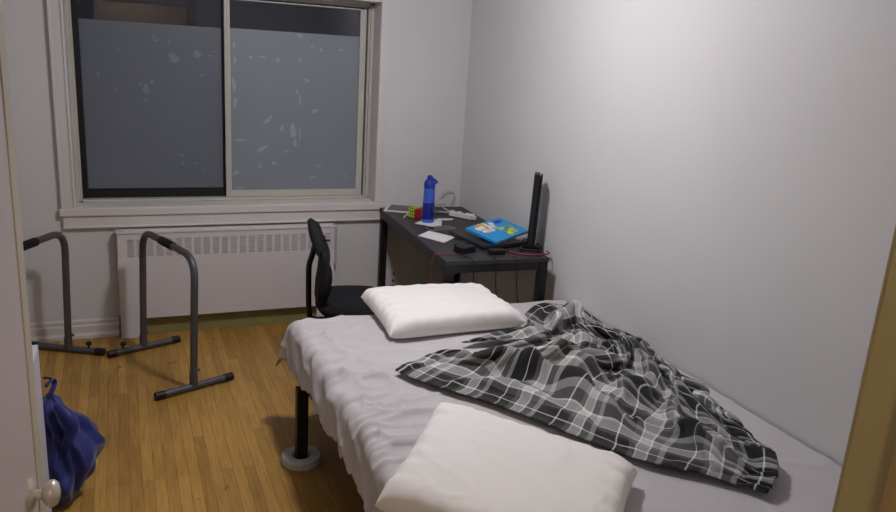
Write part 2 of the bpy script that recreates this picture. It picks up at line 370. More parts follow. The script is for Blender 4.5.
st('trim_4', MB().box(DX0-.0, DX0+.002, YF-.135, YF+.0, 0, DZ).box(DX0-.07, DX0-.001, YF-.15, YF-.131, 0, DZ+.06).box(DX0, DX1-.015, YF-.135, YF, DZ-.014, DZ).box(DX0-.07, DX1+.075, YF-.15, YF-.131, DZ, DZ+.06), M['jamb'])

# ------------------------------------------------------------------ dip bars
def dip_bar(p1, p2, foot_dir, half, height, label, knob_side, knob_foot=0):
    """two uprights joined by a bent top handle, each on a floor tube with end caps"""
    p1 = Vector((p1[0], p1[1], 0)); p2 = Vector((p2[0], p2[1], 0)); fd = Vector((foot_dir[0], foot_dir[1], 0)).normalized()
    t = empty('dip_bar', tuple((p1+p2)/2), label, 'dip bar', 'grey dip bars by the convector')
    up = Vector((0,0,1)); r = .0185
    ln = Vector((.020,0,0)); pts = arc([p1+up*.05, p1+ln+up*height, p2+ln+up*height, p2+up*.05], .12, 10)
    MB().tube(pts, r, 16).build('frame_tube', M['grey'], t, smooth='auto')
    m = (p1+p2)/2+ln+up*height; d = (p2-p1).normalized(); L = (p2-p1).length
    MB().tube([m-d*.075, m-d*.070, m+d*.070, m+d*.075], [.020,.0228,.0228,.020], 16).build('foam_grip', M['foam'], t, smooth='auto')
    for i, p in enumerate((p1, p2)):
        h1, h2 = half[i]
        a, b = p-fd*h1+up*.021, p+fd*h2+up*.021
        MB().tube([a, b], .0185, 14).tube([p+up*.02, p+up*.09], .0215, 14).build('foot_tube', M['grey'], t, smooth='auto'); ft = bpy.data.objects[LAST[0]]
        for q, s_ in ((a, 1), (b, -1)):
            MB().tube([q-fd*s_*.012, q+fd*s_*.036], .0208, 14).build('end_cap', M['black'], ft, smooth='auto')
        kp = p+fd*.012+up*.105
        MB().tube([kp, kp+fd*.022], .0075, 10).build('lock_button', M['grey'], ft, smooth='auto')
        if i == knob_foot:
            q = (a+fd*.075) if knob_side < 0 else (b-fd*.075)
            MB().lathe([(.0,0),(.006,0),(.006,.016),(.015,.020),(.016,.034),(.010,.040),(0,.041)], q+up*.015, 16).build('tightening_knob', M['black'], ft, smooth='auto')
    return t
dip_bar((-2.044,-.281), (-1.823,-.888), (.38,.15), ((.19,.20),(.19,.205)), .705, 'grey tubular dip bar with black foam grip standing in front of the convector', -1)
dip_bar((-2.433,-.214), (-2.74,-.78), (.368,-.198), ((.215,.195),(.2,.2)), .70, 'grey tubular dip bar at far left, half hidden by the open door', 1)

# ------------------------------------------------------------------ cabinet and bag behind the door
cb = empty('storage_cabinet', (-2.58, -2.13, 0), 'narrow white storage cabinet behind the open door beside the blue bag', 'cabinet')
MB().box(-2.75,-2.397,-2.30,-1.95,.0,.725).build('cabinet_body', M['cab'], cb, bevel=.003)
MB().box(-2.745,-2.402,-2.318,-2.301,.03,.72).build('cabinet_door', M['cab'], cb, bevel=.003)
bg = empty('drawstring_bag', (-2.32, -1.72, 0), 'navy blue nylon bag slumped on the floor beside the white cabinet', 'bag')
def bagf(u, v):
    a = 2*PI*u; z = v
    # radius profile up the bag, tip pushed to the right low down
    pr = [(0,.02),(.03,.115),(.2,.145),(.42,.15),(.62,.118),(.8,.085),(.93,.06),(1,.012)]
    for (z0, r0), (z1, r1) in zip(pr, pr[1:]):
        if v <= z1: r = r0+(r1-r0)*((v-z0)/(z1-z0)); break
    H = .42; cx = -2.398+.045*math.sin(PI*min(1,v*1.2)); cy = -1.70
    c, s_ = math.cos(a), math.sin(a)
    r *= .80; bulge = 1+.42*math.exp(-((a-.1) % (2*PI))**2)*sst(.1,.4,v)*(1-sst(.5,.8,v))
    fold = .013*math.sin(4*a+9*v+2.5*nz(c*2, s_*2, v*3))*sst(.02,.15,v)+.006*math.sin(9*a-13*v)*sst(0,.2,v)*(1-v)
    r = r*bulge+fold*(.35+r*5)+.012*nz(c*3, s_*3, v*6)
    x = cx+c*r*.78; y = cy+s_*r*1.25
    return Vector((x, y, .004+H*v+.03*math.sin(a*2+.6)*v*(1-v)*2))
MB().grid(bagf, 96, 60, wrapu=True).build('bag_body', M['navy'], bg, smooth=True, weld=True)
MB().tube(spline([(-2.375,-1.76,.41),(-2.34,-1.79,.37),(-2.325,-1.80,.32),(-2.35,-1.82,.27)],8), [.012+.016*math.sin(PI*i/24) for i in range(25)], 14).build('bag_flap', M['navy'], bg, smooth=True)
MB().tube(spline([(-2.386,-1.945,.565),(-2.378,-1.94,.575),(-2.365,-1.92,.580),(-2.360,-1.92,.565),(-2.368,-1.94,.545),(-2.384,-1.945,.520)],6), .011, 8, flat=.35).build('strap', M['navy'], bg, smooth=True)
MB().tube(spline([(-2.386,-1.950,.60),(-2.380,-1.942,.598),(-2.378,-1.93,.592),(-2.37,-1.925,.585)],6), .009, 8, flat=.35).build('strap', M['navyd'], bg, smooth=True)

# ------------------------------------------------------------------ desk (local frame, origin at near left corner on the floor)
DT = .75; dz = DT
dk = empty('desk', (-.645, -1.325, 0), 'charcoal desk with black square steel legs in the back right corner', 'desk', rz=-.05)
DW, DD = .575, 1.295
MB().box(0, DW, 0, DD, DT-.022, DT).build('tabletop', M['desk'], dk, bevel=.002, local=True)
MB().box(.004, DW-.004, .004, .036, DT-.064, DT-.0225).box(.004, DW-.004, DD-.036, DD-.004, DT-.064, DT-.0225).box(.004, .036, .036, DD-.036, DT-.064, DT-.0225).box(DW-.036, DW-.004, .036, DD-.036, DT-.064, DT-.0225).build('under_frame', M['deskm'], dk, local=True)
for x in (.004, DW-.048):
    for y in (.004, DD-.048):
        MB().box(x, x+.044, y, y+.044, .012, DT-.0645).build('leg', M['deskm'], dk, bevel=.002, local=True); lg = bpy.data.objects[LAST[0]]
        MB().tube([(x+.022,y+.022,0.0005),(x+.022,y+.022,.0125)], .016, 14).build('levelling_foot', M['black'], lg, smooth='auto', local=True)

# water bottle
bt = empty('water_bottle', (-.415, -.474, DT), 'tall blue translucent water bottle with dark blue cap on the desk', 'bottle')
bx, by = -.415, -.474
MB().lathe([(0,.0012),(.034,.0012),(.0385,.006),(.039,.016),(.036,.020),(0,.020)], (bx,by,DT), 36).build('base_ring', M['bottleU'], bt, smooth='auto')
MB().lathe([(0,.0201),(.0365,.0201),(.038,.026),(.038,.075),(.0365,.115),(.0348,.124),(0,.124)], (bx,by,DT), 36).build('filled_body', M['bottleD'], bt, smooth='auto')
MB().lathe([(0,.1242),(.0368,.1242),(.0368,.129),(.0350,.131),(.0345,.175),(.033,.20),(.030,.212),(0,.212)], (bx,by,DT), 36).build('upper_body', M['bottleU'], bt, smooth='auto')
MB().lathe([(0,.212),(.0345,.212),(.035,.24),(.031,.248),(.028,.258),(.018,.262),(.0165,.283),(.012,.287),(0,.287)], (bx,by,DT), 32).build('cap', M['cap'], bt, smooth='auto'); cp = bpy.data.objects[LAST[0]]
MB().tube(spline([(bx+.012,by-.005,DT+.266),(bx+.026,by-.008,DT+.262),(bx+.040,by-.010,DT+.248),(bx+.033,by-.010,DT+.240)],6), .0075, 10).build('carry_loop', M['cap'], cp, smooth=True)

# puzzle cube
def tiles(col, face, c, s_, rz):
    pass
pc = empty('puzzle_cube', (-.447, -.33, DT), 'small lime, yellow and red puzzle cube left of the blue bottle', 'puzzle cube')
S_ = .060; cx, cy = -.447, -.335
Rz = Matrix.Rotation(math.radians(20), 3, 'Z')
def cm(p): q = Rz @ Vector(p); return Vector((cx+q.x, cy+q.y, DT+.0008+S_/2+q.z))
h = S_/2; b = MB(); vs = [cm((x,y,z)) for z in (-h,h) for y in (-h,h) for x in (-h,h)]
b.add(vs, [(0,2,3,1),(4,5,7,6),(0,1,5,4),(2,6,7,3),(0,4,6,2),(1,3,7,5)]); b.build('cube_core', M['black'], pc, bevel=.002)
b = MB(); rnd = random.Random(3)
for ax, sg, base in ((2,1,0),(1,-1,2),(0,-1,0),(0,1,2),(1,1,0)):
    for i in range(3):
        for j in range(3):
            u0, v0 = -h+.002+i*(S_/3), -h+.002+j*(S_/3); w_ = S_/3-.004
            q = []
            for (u, v, e) in [(u0,v0,0),(u0+w_,v0,0),(u0+w_,v0+w_,0),(u0,v0+w_,0),(u0,v0,1),(u0+w_,v0,1),(u0+w_,v0+w_,1),(u0,v0+w_,1)]:
                c3 = [0,0,0]; o2 = [k for k in range(3) if k != ax]; c3[o2[0]] = u; c3[o2[1]] = v; c3[ax] = sg*(h+.0006*e-.0001)
                q.append(cm(c3))
            mi = base if (ax == 1 and sg < 0) or rnd.random() > .3 else rnd.choice((0,1))
            b.add(q, [(0,1,2,3),(4,5,6,7),(0,1,5,4),(1,2,6,5),(2,3,7,6),(3,0,4,7)], mi)
b.build('stickers', [M['lime'], M['yellow'], M['redst']], pc)

# papers and flat things on the desk
def sheet_of_paper(name, pts, z, th, m, label, cat, curl=0, group=None):
    """a slightly curled sheet: quad of corner points"""
    P = [Vector((x, y, 0)) for x, y in pts]; b = MB()
    def f(u, v, o):
        p = (P[0]*(1-u)+P[1]*u)*(1-v)+(P[3]*(1-u)+P[2]*u)*v
        return Vector((p.x, p.y, z+curl*(abs(u-.5)*2)**3*(.4+.6*v)+o))
    b.grid(lambda u, v: f(u, v, 0), 14, 10); b.grid(lambda u, v: f(u, v, th), 14, 10)
    o = b.build(name, m, smooth=True); return tag(o, label, cat, group)
sheet_of_paper('paper_sheet', [(-.51,-.50),(-.42,-.62),(-.27,-.50),(-.37,-.37)], DT+.0004, .0006, M['paper'], 'white sheet of paper under the blue bottle', 'paper')
sheet_of_paper('paper_scrap', [(-.325,-.40),(-.335,-.46),(-.235,-.455),(-.225,-.42)], DT+.0012, .0012, M['paper'], 'small white paper scrap right of the blue bottle', 'paper', .002)
sheet_of_paper('envelope', [(-.60,-.80),(-.515,-.975),(-.40,-.865),(-.495,-.70)], DT+.0006, .0022, M['paper'], 'white folded paper near the left edge of the desk', 'paper')
tb = empty('phone', (-.38,-.63,DT), 'dark flat phone with silver rim between bottle and folded paper', 'phone')
Mt = Matrix.Translation((-.40,-.655,DT)) @ Matrix.Rotation(math.radians(14),4,'Z')
MB().box(-.085,.085,-.042,.042,.0008,.0075,M=Mt).build('phone_body', M['silver'], tb, bevel=.002)
MB().box(-.080,.080,-.038,.038,.0076,.0084,M=Mt).build('phone_screen', M['phone'], tb)
Mt = Matrix.Translation((-.475,-.11,DT)) @ Matrix.Rotation(math.radians(-28),4,'Z')
nb = empty('tablet', (-.475,-.11,DT), 'thin white tablet lying at the far left desk corner', 'tablet')
MB().box(-.085,.085,-.095,.095,.0008,.010,M=Mt).build('tablet_shell', M['white'], nb, bevel=.002)
MB().box(-.066,.083,-.082,.093,.0101,.0108,M=Mt).build('tablet_screen', M['phone'], nb)
tag(MB().tube([(-.53,-.36,DT+.0045),(-.455,-.245,DT+.0045)], .004, 10).build('pen', M['white'], smooth='auto'), 'thin white pen lying left of the puzzle cube', 'pen')
# charger block with pale cable loop
cg = empty('power_strip', (-.15,-.385,DT), 'white power strip with a pale looping cable on the desk', 'power strip')
Mt = Matrix.Translation((-.150,-.385,DT)) @ Matrix.Rotation(math.radians(-58),4,'Z')
MB().box(-.085,.085,-.024,.024,.001,.034,M=Mt).build('strip_housing', M['white'], cg, bevel=.006)
MB().box(-.06,-.03,-.012,.012,.034,.0355,M=Mt).box(.0,.03,-.012,.012,.034,.0355,M=Mt).build('strip_socket', M['socket'], cg)
MB().box(.086,.106,-.012,.012,.004,.026,M=Mt).build('plug', M['white'], cg, bevel=.003)
MB().tube(spline([(-.192,-.315,DT+.016),(-.22,-.26,DT+.010),(-.27,-.23,DT+.008),(-.31,-.17,DT+.008),(-.29,-.10,DT+.008),(-.22,-.06,DT+.008),(-.15,-.06,DT+.020),(-.155,-.12,DT+.035),(-.20,-.19,DT+.030),(-.19,-.27,DT+.018),(-.175,-.345,DT+.030)],8), .0055, 10).build('cable', M['greyc'], cg, smooth=True)
tag(MB().tube(spline([(-.15,-.03,DT+.07),(-.10,-.02,DT+.10),(-.05,-.02,DT+.08),(-.06,-.03,DT+.04),(-.10,-.04,DT+.006),(-.18,-.08,DT+.006)],8), .003, 8).build('cable', M['greyc'], smooth=True), 'thin pale cable curling against the wall in the desk corner', 'cable')

# mouse pad, laptop, book
mp_ = tag(MB().prism([(-.31,-.45),(-.44,-.74),(-.40,-.90),(-.27,-.95),(-.16,-.86),(-.16,-.52)], DT+.0005, DT+.004).build('mouse_pad', M['desk'], bevel=.001), 'dark mouse pad on the desk behind the open papers', 'mouse pad')
lp = empty('laptop', (-.22,-.98,DT), 'closed black laptop underneath the bright blue book', 'laptop')
Mt = Matrix.Translation((-.262,-.965,DT+.0040)) @ Matrix.Rotation(math.radians(8),4,'Z')
MB().box(-.130,.130,-.180,.180,.0,.014,M=Mt).build('laptop_base', M['laptop'], lp, bevel=.003)
MB().box(-.130,.130,-.180,.180,.0148,.0215,M=Mt).build('laptop_lid', M['laptop'], lp, bevel=.003)
# book as a tilted slab: origin corner b2, edges to b3 and b1
B2 = Vector((-.283,-1.144,.790)); B3 = Vector((-.030,-1.043,.821)); B1 = Vector((-.371,-.934,.821))
ex = (B3-B2); ey = (B1-B2); Lx, Ly = ex.length, ey.length; ex.normalize(); ey = (ey-ex*ey.dot(ex)).normalized(); ez = ex.cross(ey)
Mb = Matrix(((ex.x,ey.x,ez.x,B2.x),(ex.y,ey.y,ez.y,B2.y),(ex.z,ey.z,ez.z,B2.z),(0,0,0,1)))
bk = empty('picture_book', tuple(B2), 'bright blue picture book with orange and yellow cover print atop the laptop', 'book')
MB().box(.002,Lx-.003,.003,Ly-.003,-.0115,-.002,M=Mb).build('pages', M['paper'], bk)
MB().box(0,Lx,0,Ly,-.0018,0,M=Mb).box(0,Lx,0,Ly,-.0137,-.0118,M=Mb).box(-.002,.0015,0,Ly,-.0137,0,M=Mb).build('cover', M['bluec'], bk)
pr_ = MB()
def disc(x, y, rx, ry, mi, n=12, an=0):
    poly = [(x+rx*math.cos(t)*math.cos(an)-ry*math.sin(t)*math.sin(an), y+rx*math.cos(t)*math.sin(an)+ry*math.sin(t)*math.cos(an)) for t in [2*PI*k/n for k in range(n)]]
    pr_.prism(poly, .0001, .0006+.00008*mi, mi, Mb)
rnd = random.Random(8)
for k in range(34): disc(Lx*(.16+.44*rnd.random()), Ly*(.52+.40*rnd.random()), .009+.014*rnd.random(), .008+.012*rnd.random(), rnd.choice((0,0,1,3,3)), an=rnd.random()*3)
disc(Lx*.78, Ly*.82, .036, .020, 2)
pr_.build('print_pattern', [M['orange'], M['pageY'], M['navyp'], M['paper'], M['greenp']], bk); pr_ = MB()
for k in range(14): disc(Lx*(.56+.24*rnd.random()), Ly*(.10+.42*rnd.random()), .010+.012*rnd.random(), .008+.010*rnd.random(), rnd.choice((1,1,4)), an=rnd.random()*3)
disc(Lx*.80, Ly*.45, .012, .01, 3)
pr_.build('print_pattern', [M['orange'], M['pageY'], M['navyp'], M['paper'], M['greenp']], bk)
# black box that props the book's right side
db = empty('network_router', (-.19,-.885,.7765), 'small black box on the laptop propping up the far side of the blue book', 'router')
MB().box(-.24,-.145,-.93,-.845,.7770,.8125).build('router_housing', M['laptop'], db, bevel=.004)
for k in range(3): MB().box(-.225+k*.028,-.215+k*.028,-.9325,-.930,.787,.796).build('port', M['socket'], db)

# upright device
dv = empty('device_tower', (-.083,-1.175,DT), 'tall slim black device standing upright at the right end of the desk', 'computer tower')
rz = math.radians(-30.5)
Mt = Matrix.Translation((-.083,-1.172,DT)) @ Matrix.Rotation(rz,4,'Z') @ Matrix.Rotation(math.radians(1.3),4,'Y')
MB().box(-.026,.004,-.045,.045,.018,.416,M=Mt).build('tower_shell', M['laptop'], dv, bevel=.004)
MB().box(.0065,.019,-.040,.040,.018,.410,M=Mt).build('side_cover', M['black'], dv, bevel=.003)
MB().box(.0035,.007,-.035,.035,.03,.40,M=Mt).build('inner_core', M['blackfr'], dv)
MB().box(-.062,.062,-.06,.06,.0008,.012,M=Mt).box(-.05,-.026,-.035,.035,.012,.05,M=Mt).box(.023,.045,-.035,.035,.012,.03,M=Mt).build('stand_base', M['black'], dv, bevel=.004)

# adapters and cables at the near edge
def adapter(x, y, sx, sy, sz, rz, label, name='power_adapter', cab=None):
    e = empty(name, (x,y,DT), label, 'adapter', 'black adapters on the desk'); Mt = Matrix.Translation((x,y,DT)) @ Matrix.Rotation(rz,4,'Z')
    MB().box(-sx/2,sx/2,-sy/2,sy/2,.001,sz,M=Mt).build('adapter_housing', M['black'], e, bevel=.004)
    if cab: MB().tube(spline(cab,8), .003, 8).build('lead', M['black'], e, smooth=True)
    return e
adapter(-.475,-1.165,.10,.07,.034,.35,'larger black power adapter on the near left desk corner', cab=[(-.51,-1.20,DT+.015),(-.53,-1.26,DT+.008),(-.51,-1.335,DT+.008),(-.505,-1.350,DT-.03),(-.50,-1.36,.60),(-.46,-1.36,.45),(-.47,-1.35,.30),(-.45,-1.34,.01)])
adapter(-.325,-1.235,.085,.045,.026,-.08,'smaller black adapter at the near desk edge below the blue book', cab=[(-.285,-1.235,DT+.012),(-.24,-1.22,DT+.006),(-.19,-1.24,DT+.006),(-.15,-1.22,DT+.006)])
adapter(-.45,-1.06,.09,.05,.024,.8,'black adapter in front of the laptop, behind the larger adapter')
rc = spline([(-.24,-1.205,DT+.008),(-.235,-1.23,DT+.006),(-.21,-1.265,DT+.006),(-.15,-1.305,DT+.006),(-.08,-1.310,DT+.006),(-.035,-1.285,DT+.006),(-.030,-1.245,DT+.006)],8)
tag(MB().tube(rc, .0042, 8).build('cable', M['red'], smooth=True), 'red cable looping at the near right desk edge by the tower', 'cable')
rc = spline([(-.55,-1.22,DT+.005),(-.60,-1.20,DT+.005),(-.635,-1.19,DT+.006),(-.656,-1.185,DT-.006),(-.662,-1.18,.70),(-.664,-1.18,.60),(-.662,-1.18,.40),(-.668,-1.16,.006)],8)
tag(MB().tube(rc, .0028, 8).build('cable', M['red'], smooth=True), 'thin red cable hanging down over the left desk edge', 'cable')
for i, (a, b_, lab) in enumerate((((-.38,-1.30),(-.30,-1.24),'black cable hanging leftmost under the desk front'), ((-.26,-1.30),(-.20,-1.10),'black cable hanging in the middle under the desk front'), ((-.12,-1.30),(-.22,-1.18),'black cable hanging closest to the right desk leg'))):
    pts = spline([(a[0],-1.355,DT-.05),(a[0]+.005,-1.358,DT-.14),((a[0]+b_[0])/2,-1.33,.45),(b_[0],b_[1],.2),(b_[0]+.02,b_[1],.006)],8)
    pts = [Vector((a[0],-1.31,DT+.005)), Vector((a[0],-1.345,DT+.006)), Vector((a[0],-1.352,DT-.01))]+pts[1:]
    tag(MB().tube(pts, .0028, 8).build('cable', M['black'], smooth=True), lab, 'cable', 'black cables hanging under the desk front')

# ------------------------------------------------------------------ office chair (local frame: faces +x)
ch = empty('office_chair', (-1.00, -.905, 0), 'black office chair with curved mesh back behind the bed end', 'office chair', rz=-.22)
def seatf(u, v):
    a = 2*PI*u
    R = .235*(1+.05*math.cos(4*a)*-1)
    prof = [(0,0),(.6,0),(.93,.006),(1,.03),(.995,.05),(.9,.072),(.6,.076),(0,.07)]
    t = v*(len(prof)-1); i = min(int(t), len(prof)-2); w_ = t-i
    rr = prof[i][0]*(1-w_)+prof[i+1][0]*w_; zz = prof[i][1]*(1-w_)+prof[i+1][1]*w_
    x = .03+R*rr*math.cos(a)*1.02; y = R*rr*math.sin(a)
    return Vector((x, y, .382+zz+.018*(x/.25)**2*(1 if x < 0 else -.6)))
MB().grid(seatf, 48, 22, wrapu=True).build('seat', M['seatf'], ch, smooth=True, weld=True, local=True)
# backrest: curved shell; profile measured from the side (front contour, back contour)
fc = [(-.232,.877),(-.200,.85),(-.178,.79),(-.160,.72),(-.138,.66),(-.134,.61),(-.142,.54),(-.165,.47),(-.180,.452)]
bc = [(-.246,.865),(-.240,.82),(-.222,.775),(-.196,.73),(-.185,.67),(-.190,.61),(-.200,.54),(-.203,.47),(-.195,.445)]
def shell(u, v, side):
    t = v*8; i = min(int(t), 7); w_ = t-i; q = fc if side else bc
    x = q[i][0]*(1-w_)+q[i+1][0]*w_; z = q[i][1]*(1-w_)+q[i+1][1]*w_
    hw = .19*(1-.35*abs(2*v-1)**3); y = (2*u-1)*hw
    x += .018*(2*u-1)**2
    z += (-.03 if v < .3 else .0)*(2*u-1)**2
    return Vector((x-.02*0, y, z))
b = MB(); b.grid(lambda u, v: shell(u, v, 1), 17, 25); b.grid(lambda u, v: shell(u, v, 0), 17, 25)
n_ = 17*25
for j in range(24):
    for i in (0, 16): b.f.append([j*17+i, (j+1)*17+i, n_+(j+1)*17+i, n_+j*17+i]); b.m.append(0)
for i in range(16):
    for j in (0, 24): b.f.append([j*17+i, j*17+i+1, n_+j*17+i+1, n_+j*17+i]); b.m.append(0)
b.build('backrest', M['chairm'], ch, smooth=True, local=True)
MB().tube(spline([(-.205,0,.735),(-.215,0,.69),(-.232,0,.63),(-.234,0,.55),(-.230,0,.38),(-.215,0,.33),(-.15,0,.325),(-.02,0,.345)],6), .015, 12, flat=1.3).build('back_support', M['black'], ch, smooth=True, local=True)
MB().tube([(-.16,.0,.765),(-.125,.0,.765)], .005, 8).build('adjusting_lever', M['black'], bpy.data.objects['back_support'], smooth=True, local=True)
MB().box(-.09,.13,-.09,.09,.335,.380).build('tilt_mechanism', M['black'], ch, bevel=.01, local=True)
MB().lathe([(0,.10),(.028,.10),(.028,.25),(.018,.25),(.018,.336),(0,.336)], (.02,0,0), 20).build('gas_lift', M['black'], ch, smooth='auto', local=True)
for k in range(5):
    a = 2*PI*k/5+.3; d = Vector((math.cos(a), math.sin(a), 0)); o_ = Vector((.02,0,0))
    MB().tube([o_+d*.02+Vector((0,0,.115)), o_+d*.29+Vector((0,0,.075))], [.024,.015], 10).build('base_arm', M['black'], ch, smooth='auto', local=True); ba = bpy.data.objects[LAST[0]]
    q = o_+d*.285; s_ = Vector((-d.y, d.x, 0))
    MB().tube([q-s_*.022+Vector((0,0,.0275)), q+s_*.022+Vector((0,0,.0275))], .027, 16).tube([q+Vector((0,0,.03)), q+Vector((0,0,.08))], .006, 8).build('caster', M['black'], ba, smooth='auto', local=True)

# ------------------------------------------------------------------ bed
BX0, BX1, BY0, BY1, BZ = -1.43, -.012, -3.36, -1.43, .545
bd = empty('bed_frame', (-.72,-2.4,0), 'black steel bed frame with square legs under the grey sheet', 'bed')
rl = MB().box(-1.425,-1.395,-3.34,-1.47,.315,.355).box(-.05,-.02,-3.34,-1.47,.315,.355).box(-1.395,-.05,-1.50,-1.47,.315,.355).box(-1.395,-.05,-3.34,-3.31,.315,.355)
rl.build('side_rail', M['bedm'], bd, bevel=.003)
sl = MB()
for k in range(12): y = -3.25+k*.155; sl.box(-1.394,-.051,y,y+.05,.335,.354)
sl.build('slats', M['bedm'], bd)
LEGS = [(-1.452,-1.735),(-1.44,-3.10),(-.09,-1.735),(-.09,-3.10)]
for x, y in LEGS: MB().box(x-.024,x+.024,y-.024,y+.024,.012,.352 if x < -1 else .314).build('leg', M['bedm'], bd, bevel=.003)
for i, (x, y) in enumerate(LEGS[:1]):
    rg = empty('leg_coaster', (x,y,0), 'round grey ridged rubber cup under the near bed leg on the floor', 'furniture cup')
    pr = [(0,.0005),(.078,.0005),(.082,.005),(.082,.036),(.078,.040),(.073,.040),(.069,.034),(.066,.034),(.062,.040),(.056,.040),(.052,.033),(.049,.033),(.046,.038),(.042,.038),(.038,.011),(0,.011)]
    MB().lathe(pr, (x,y,0), 48).build('ridged_cup', M['ring'], rg, smooth='auto')
mt = tag(MB().box(BX0+.02,BX1-.01,BY0+.02,BY1-.02,.357,BZ-.022).build('mattress', M['mattress'], bevel=.04), 'grey blue mattress under the pale grey sheet', 'mattress')

# sheet: laid over the mattress, hanging at left and far ends
def sheetf(u, v):
    # a: across from the wall (0) to beyond the left edge; b: along, far end -> near end
    W = BX1-BX0
    OL = .178+.018*nz(v*6, 4.4)      # left overhang
    a = u*(W+OL); bt_ = v*(BY1-BY0+.20)-.20             # far overhang .20
    OLx = max(0, a-W+.03); OLy = max(0, -bt_+.02)
    x = BX1-min(a, W-.03); y = BY1-max(bt_, .02)
    # wrinkles on the top
    e = sst(.55, .0, (x-BX0))                           # stronger towards the left edge
    dl = x-BX0
    ang = y*9+dl*(6+2.5*math.sin(y*2.3))+3.0*nz(x*1.6, y*1.3)
    rid = 1-abs(nz(x*2.2+1.4*y, y*5.2-1.1*x, .3))*2.2; rid = max(0, rid)**6
    rid2 = max(0, 1-abs(nz(x*5+y*3.5, y*11-x*3, 2.7))*2.4)**5
    rid3 = max(0, 1-abs(nz(x*2.0-y*1.0, y*3.0+x*2.2, 7.7))*2.2)**7
    z = BZ+.022*rid*(.12+e)+.020*rid2*(.05+e*e)+.019*rid3*(.3+.6*e)+.003*nz(x*4, y*4, 1)
    d = math.hypot(OLx, OLy)
    if d > 0:
        # drape over a rounded edge of radius R
        R_ = .045; th = min(d/R_, PI/2); o_ = R_*math.sin(th); dz_ = R_*(1-math.cos(th))+max(0, d-R_*PI/2)
        nx, ny = OLx/d, OLy/d
        hang = max(0, d-.05)
        fold = .018*nz(y*9+dz_*3, 1.1, dz_*4)*nx+.016*math.sin(x*30)*ny
        fold += .011*max(0, 1-abs(nz(y*5+dz_*9, 3.3, y*1.5))*2.4)**3*nx
        cr = 2*nx*ny                                    # corner flare
        out = o_+hang*(.07+.27*cr)+fold*min(1, d/.06)
        x = x-nx*out; y = y+ny*out
        z = z-dz_*(1-.04*cr)
    return Vector((x, y, z))
bs = MB().grid(sheetf, 190, 230).build('bedsheet', M['sheet'], smooth=True)
tag(bs, 'pale grey wrinkled bedsheet draped over the mattress', 'bedsheet')
sd = bs.modifiers.new('cloth thickness', 'SOLIDIFY'); sd.thickness = .0025; sd.offset = -1

def pillow(name, FL, FR, NR, NL, T, label, seed=0, zb=BZ+.011):
    """soft cushion spanned by four seam corners (x, y, lift)"""
    FL, FR, NR, NL = map(Vector, (FL, FR, NR, NL))
    def f(u, v, top):
        U, V = 2*u-1, 2*v-1
        U = math.sin(U*PI/2)*.55+U*.45; V = math.sin(V*PI/2)*.55+V*.45
        a = .5+.5*U*(1-.045*(1-abs(V)**2.5)*abs(U)**3); b_ = .5+.5*V*(1-.035*(1-abs(U)**3)*abs(V)**3)
        p = (NL*(1-a)+NR*a)*(1-b_)+(FL*(1-a)+FR*a)*b_
        g = ((1-abs(U)**12)*(1-abs(V)**14)); g = max(0, g)**.42*(1-abs(U*V)**10)**.5
        zs = T*.30
        wr = math.sin(V*21+3*nz(V*3, seed))*sst(.60, .95, abs(U))*(1-sst(.97,1,abs(U)))
        wr2 = math.sin(U*26+3*nz(U*4, seed+2))*sst(.7, .98, abs(V))*(1-sst(.98,1,abs(V)))
        if top:
            dome = .88+.12*(1-U*U)*(1-V*V)
            z = zs+(T-zs)*g*dome+.0050*wr*(1-abs(V)**6)+.0024*wr2+.003*nz(U*2+seed, V*2, 1.5)*g
            z += .004*max(0, 1-abs(nz(U*2.3+V, V*3.1, seed+.5))*3)**4*g
        else: z = zs*(1-g)
        return Vector((p.x, p.y, zb+z+p.z))
    b = MB(); b.grid(lambda u, v: f(u, v, 1), 81, 61); b.grid(lambda u, v: f(u, v, 0), 81, 61)
    o = b.build(name, M['pillow'], smooth=True, weld=True); return tag(o, label, 'pillow', 'white pillows on the bed')
pillow('pillow', (-1.085,-1.33,.012), (-.465,-1.37,.010), (-.445,-1.815,0), (-1.105,-1.83,0), .102, 'white pillow at the far end of the bed beside the chair', seed=1)
pillow('pillow', (-1.165,-2.505,0), (-.738,-3.055,0), (-1.125,-3.48,0), (-1.535,-2.985,0), .106, 'white pillow in the foreground at the near end of the bed', seed=4)

# ------------------------------------------------------------------ plaid blanket (settled cloth, stored as coordinates)
NU, NV = 86, 69
def load_blanket():
    n = NU*NV; out = []
    for c in range(3):                      # millimetre steps from one vertex to the next
        s_ = 0; col = []
        for i in range(n): s_ += STEPS[c*n+i]; col.append(s_/1000.0)
        out.append(col)
    return list(zip(*out))
def make_blanket():
    vs = load_blanket(); me = bpy.data.meshes.new('plaid_blanket')
    fs = [(j*NU+i, j*NU+i+1, (j+1)*NU+i+1, (j+1)*NU+i) for j in range(NV-1) for i in range(NU-1)]
    me.from_pydata(vs, [], fs); uv = me.uv_layers.new(name='UVMap')
    for l in me.loops:
        i = l.vertex_index; uv.data[l.index].uv = ((i % NU)/(NU-1)*1.85, (i//NU)/(NV-1)*1.60)
    me.materials.append(M['plaid']); me.polygons.foreach_set('use_smooth', [True]*len(fs))
    o = bpy.data.objects.new('plaid_blanket', me); C.objects.link(o)
    s1_ = o.modifiers.new('thickness', 'SOLIDIFY'); s1_.thickness = .006; s1_.offset = 0
    s2_ = o.modifiers.new('smooth', 'SUBSURF'); s2_.levels = 1; s2_.render_levels = 1
    return tag(o, 'crumpled black, grey and white plaid fleece blanket on the bed', 'blanket')
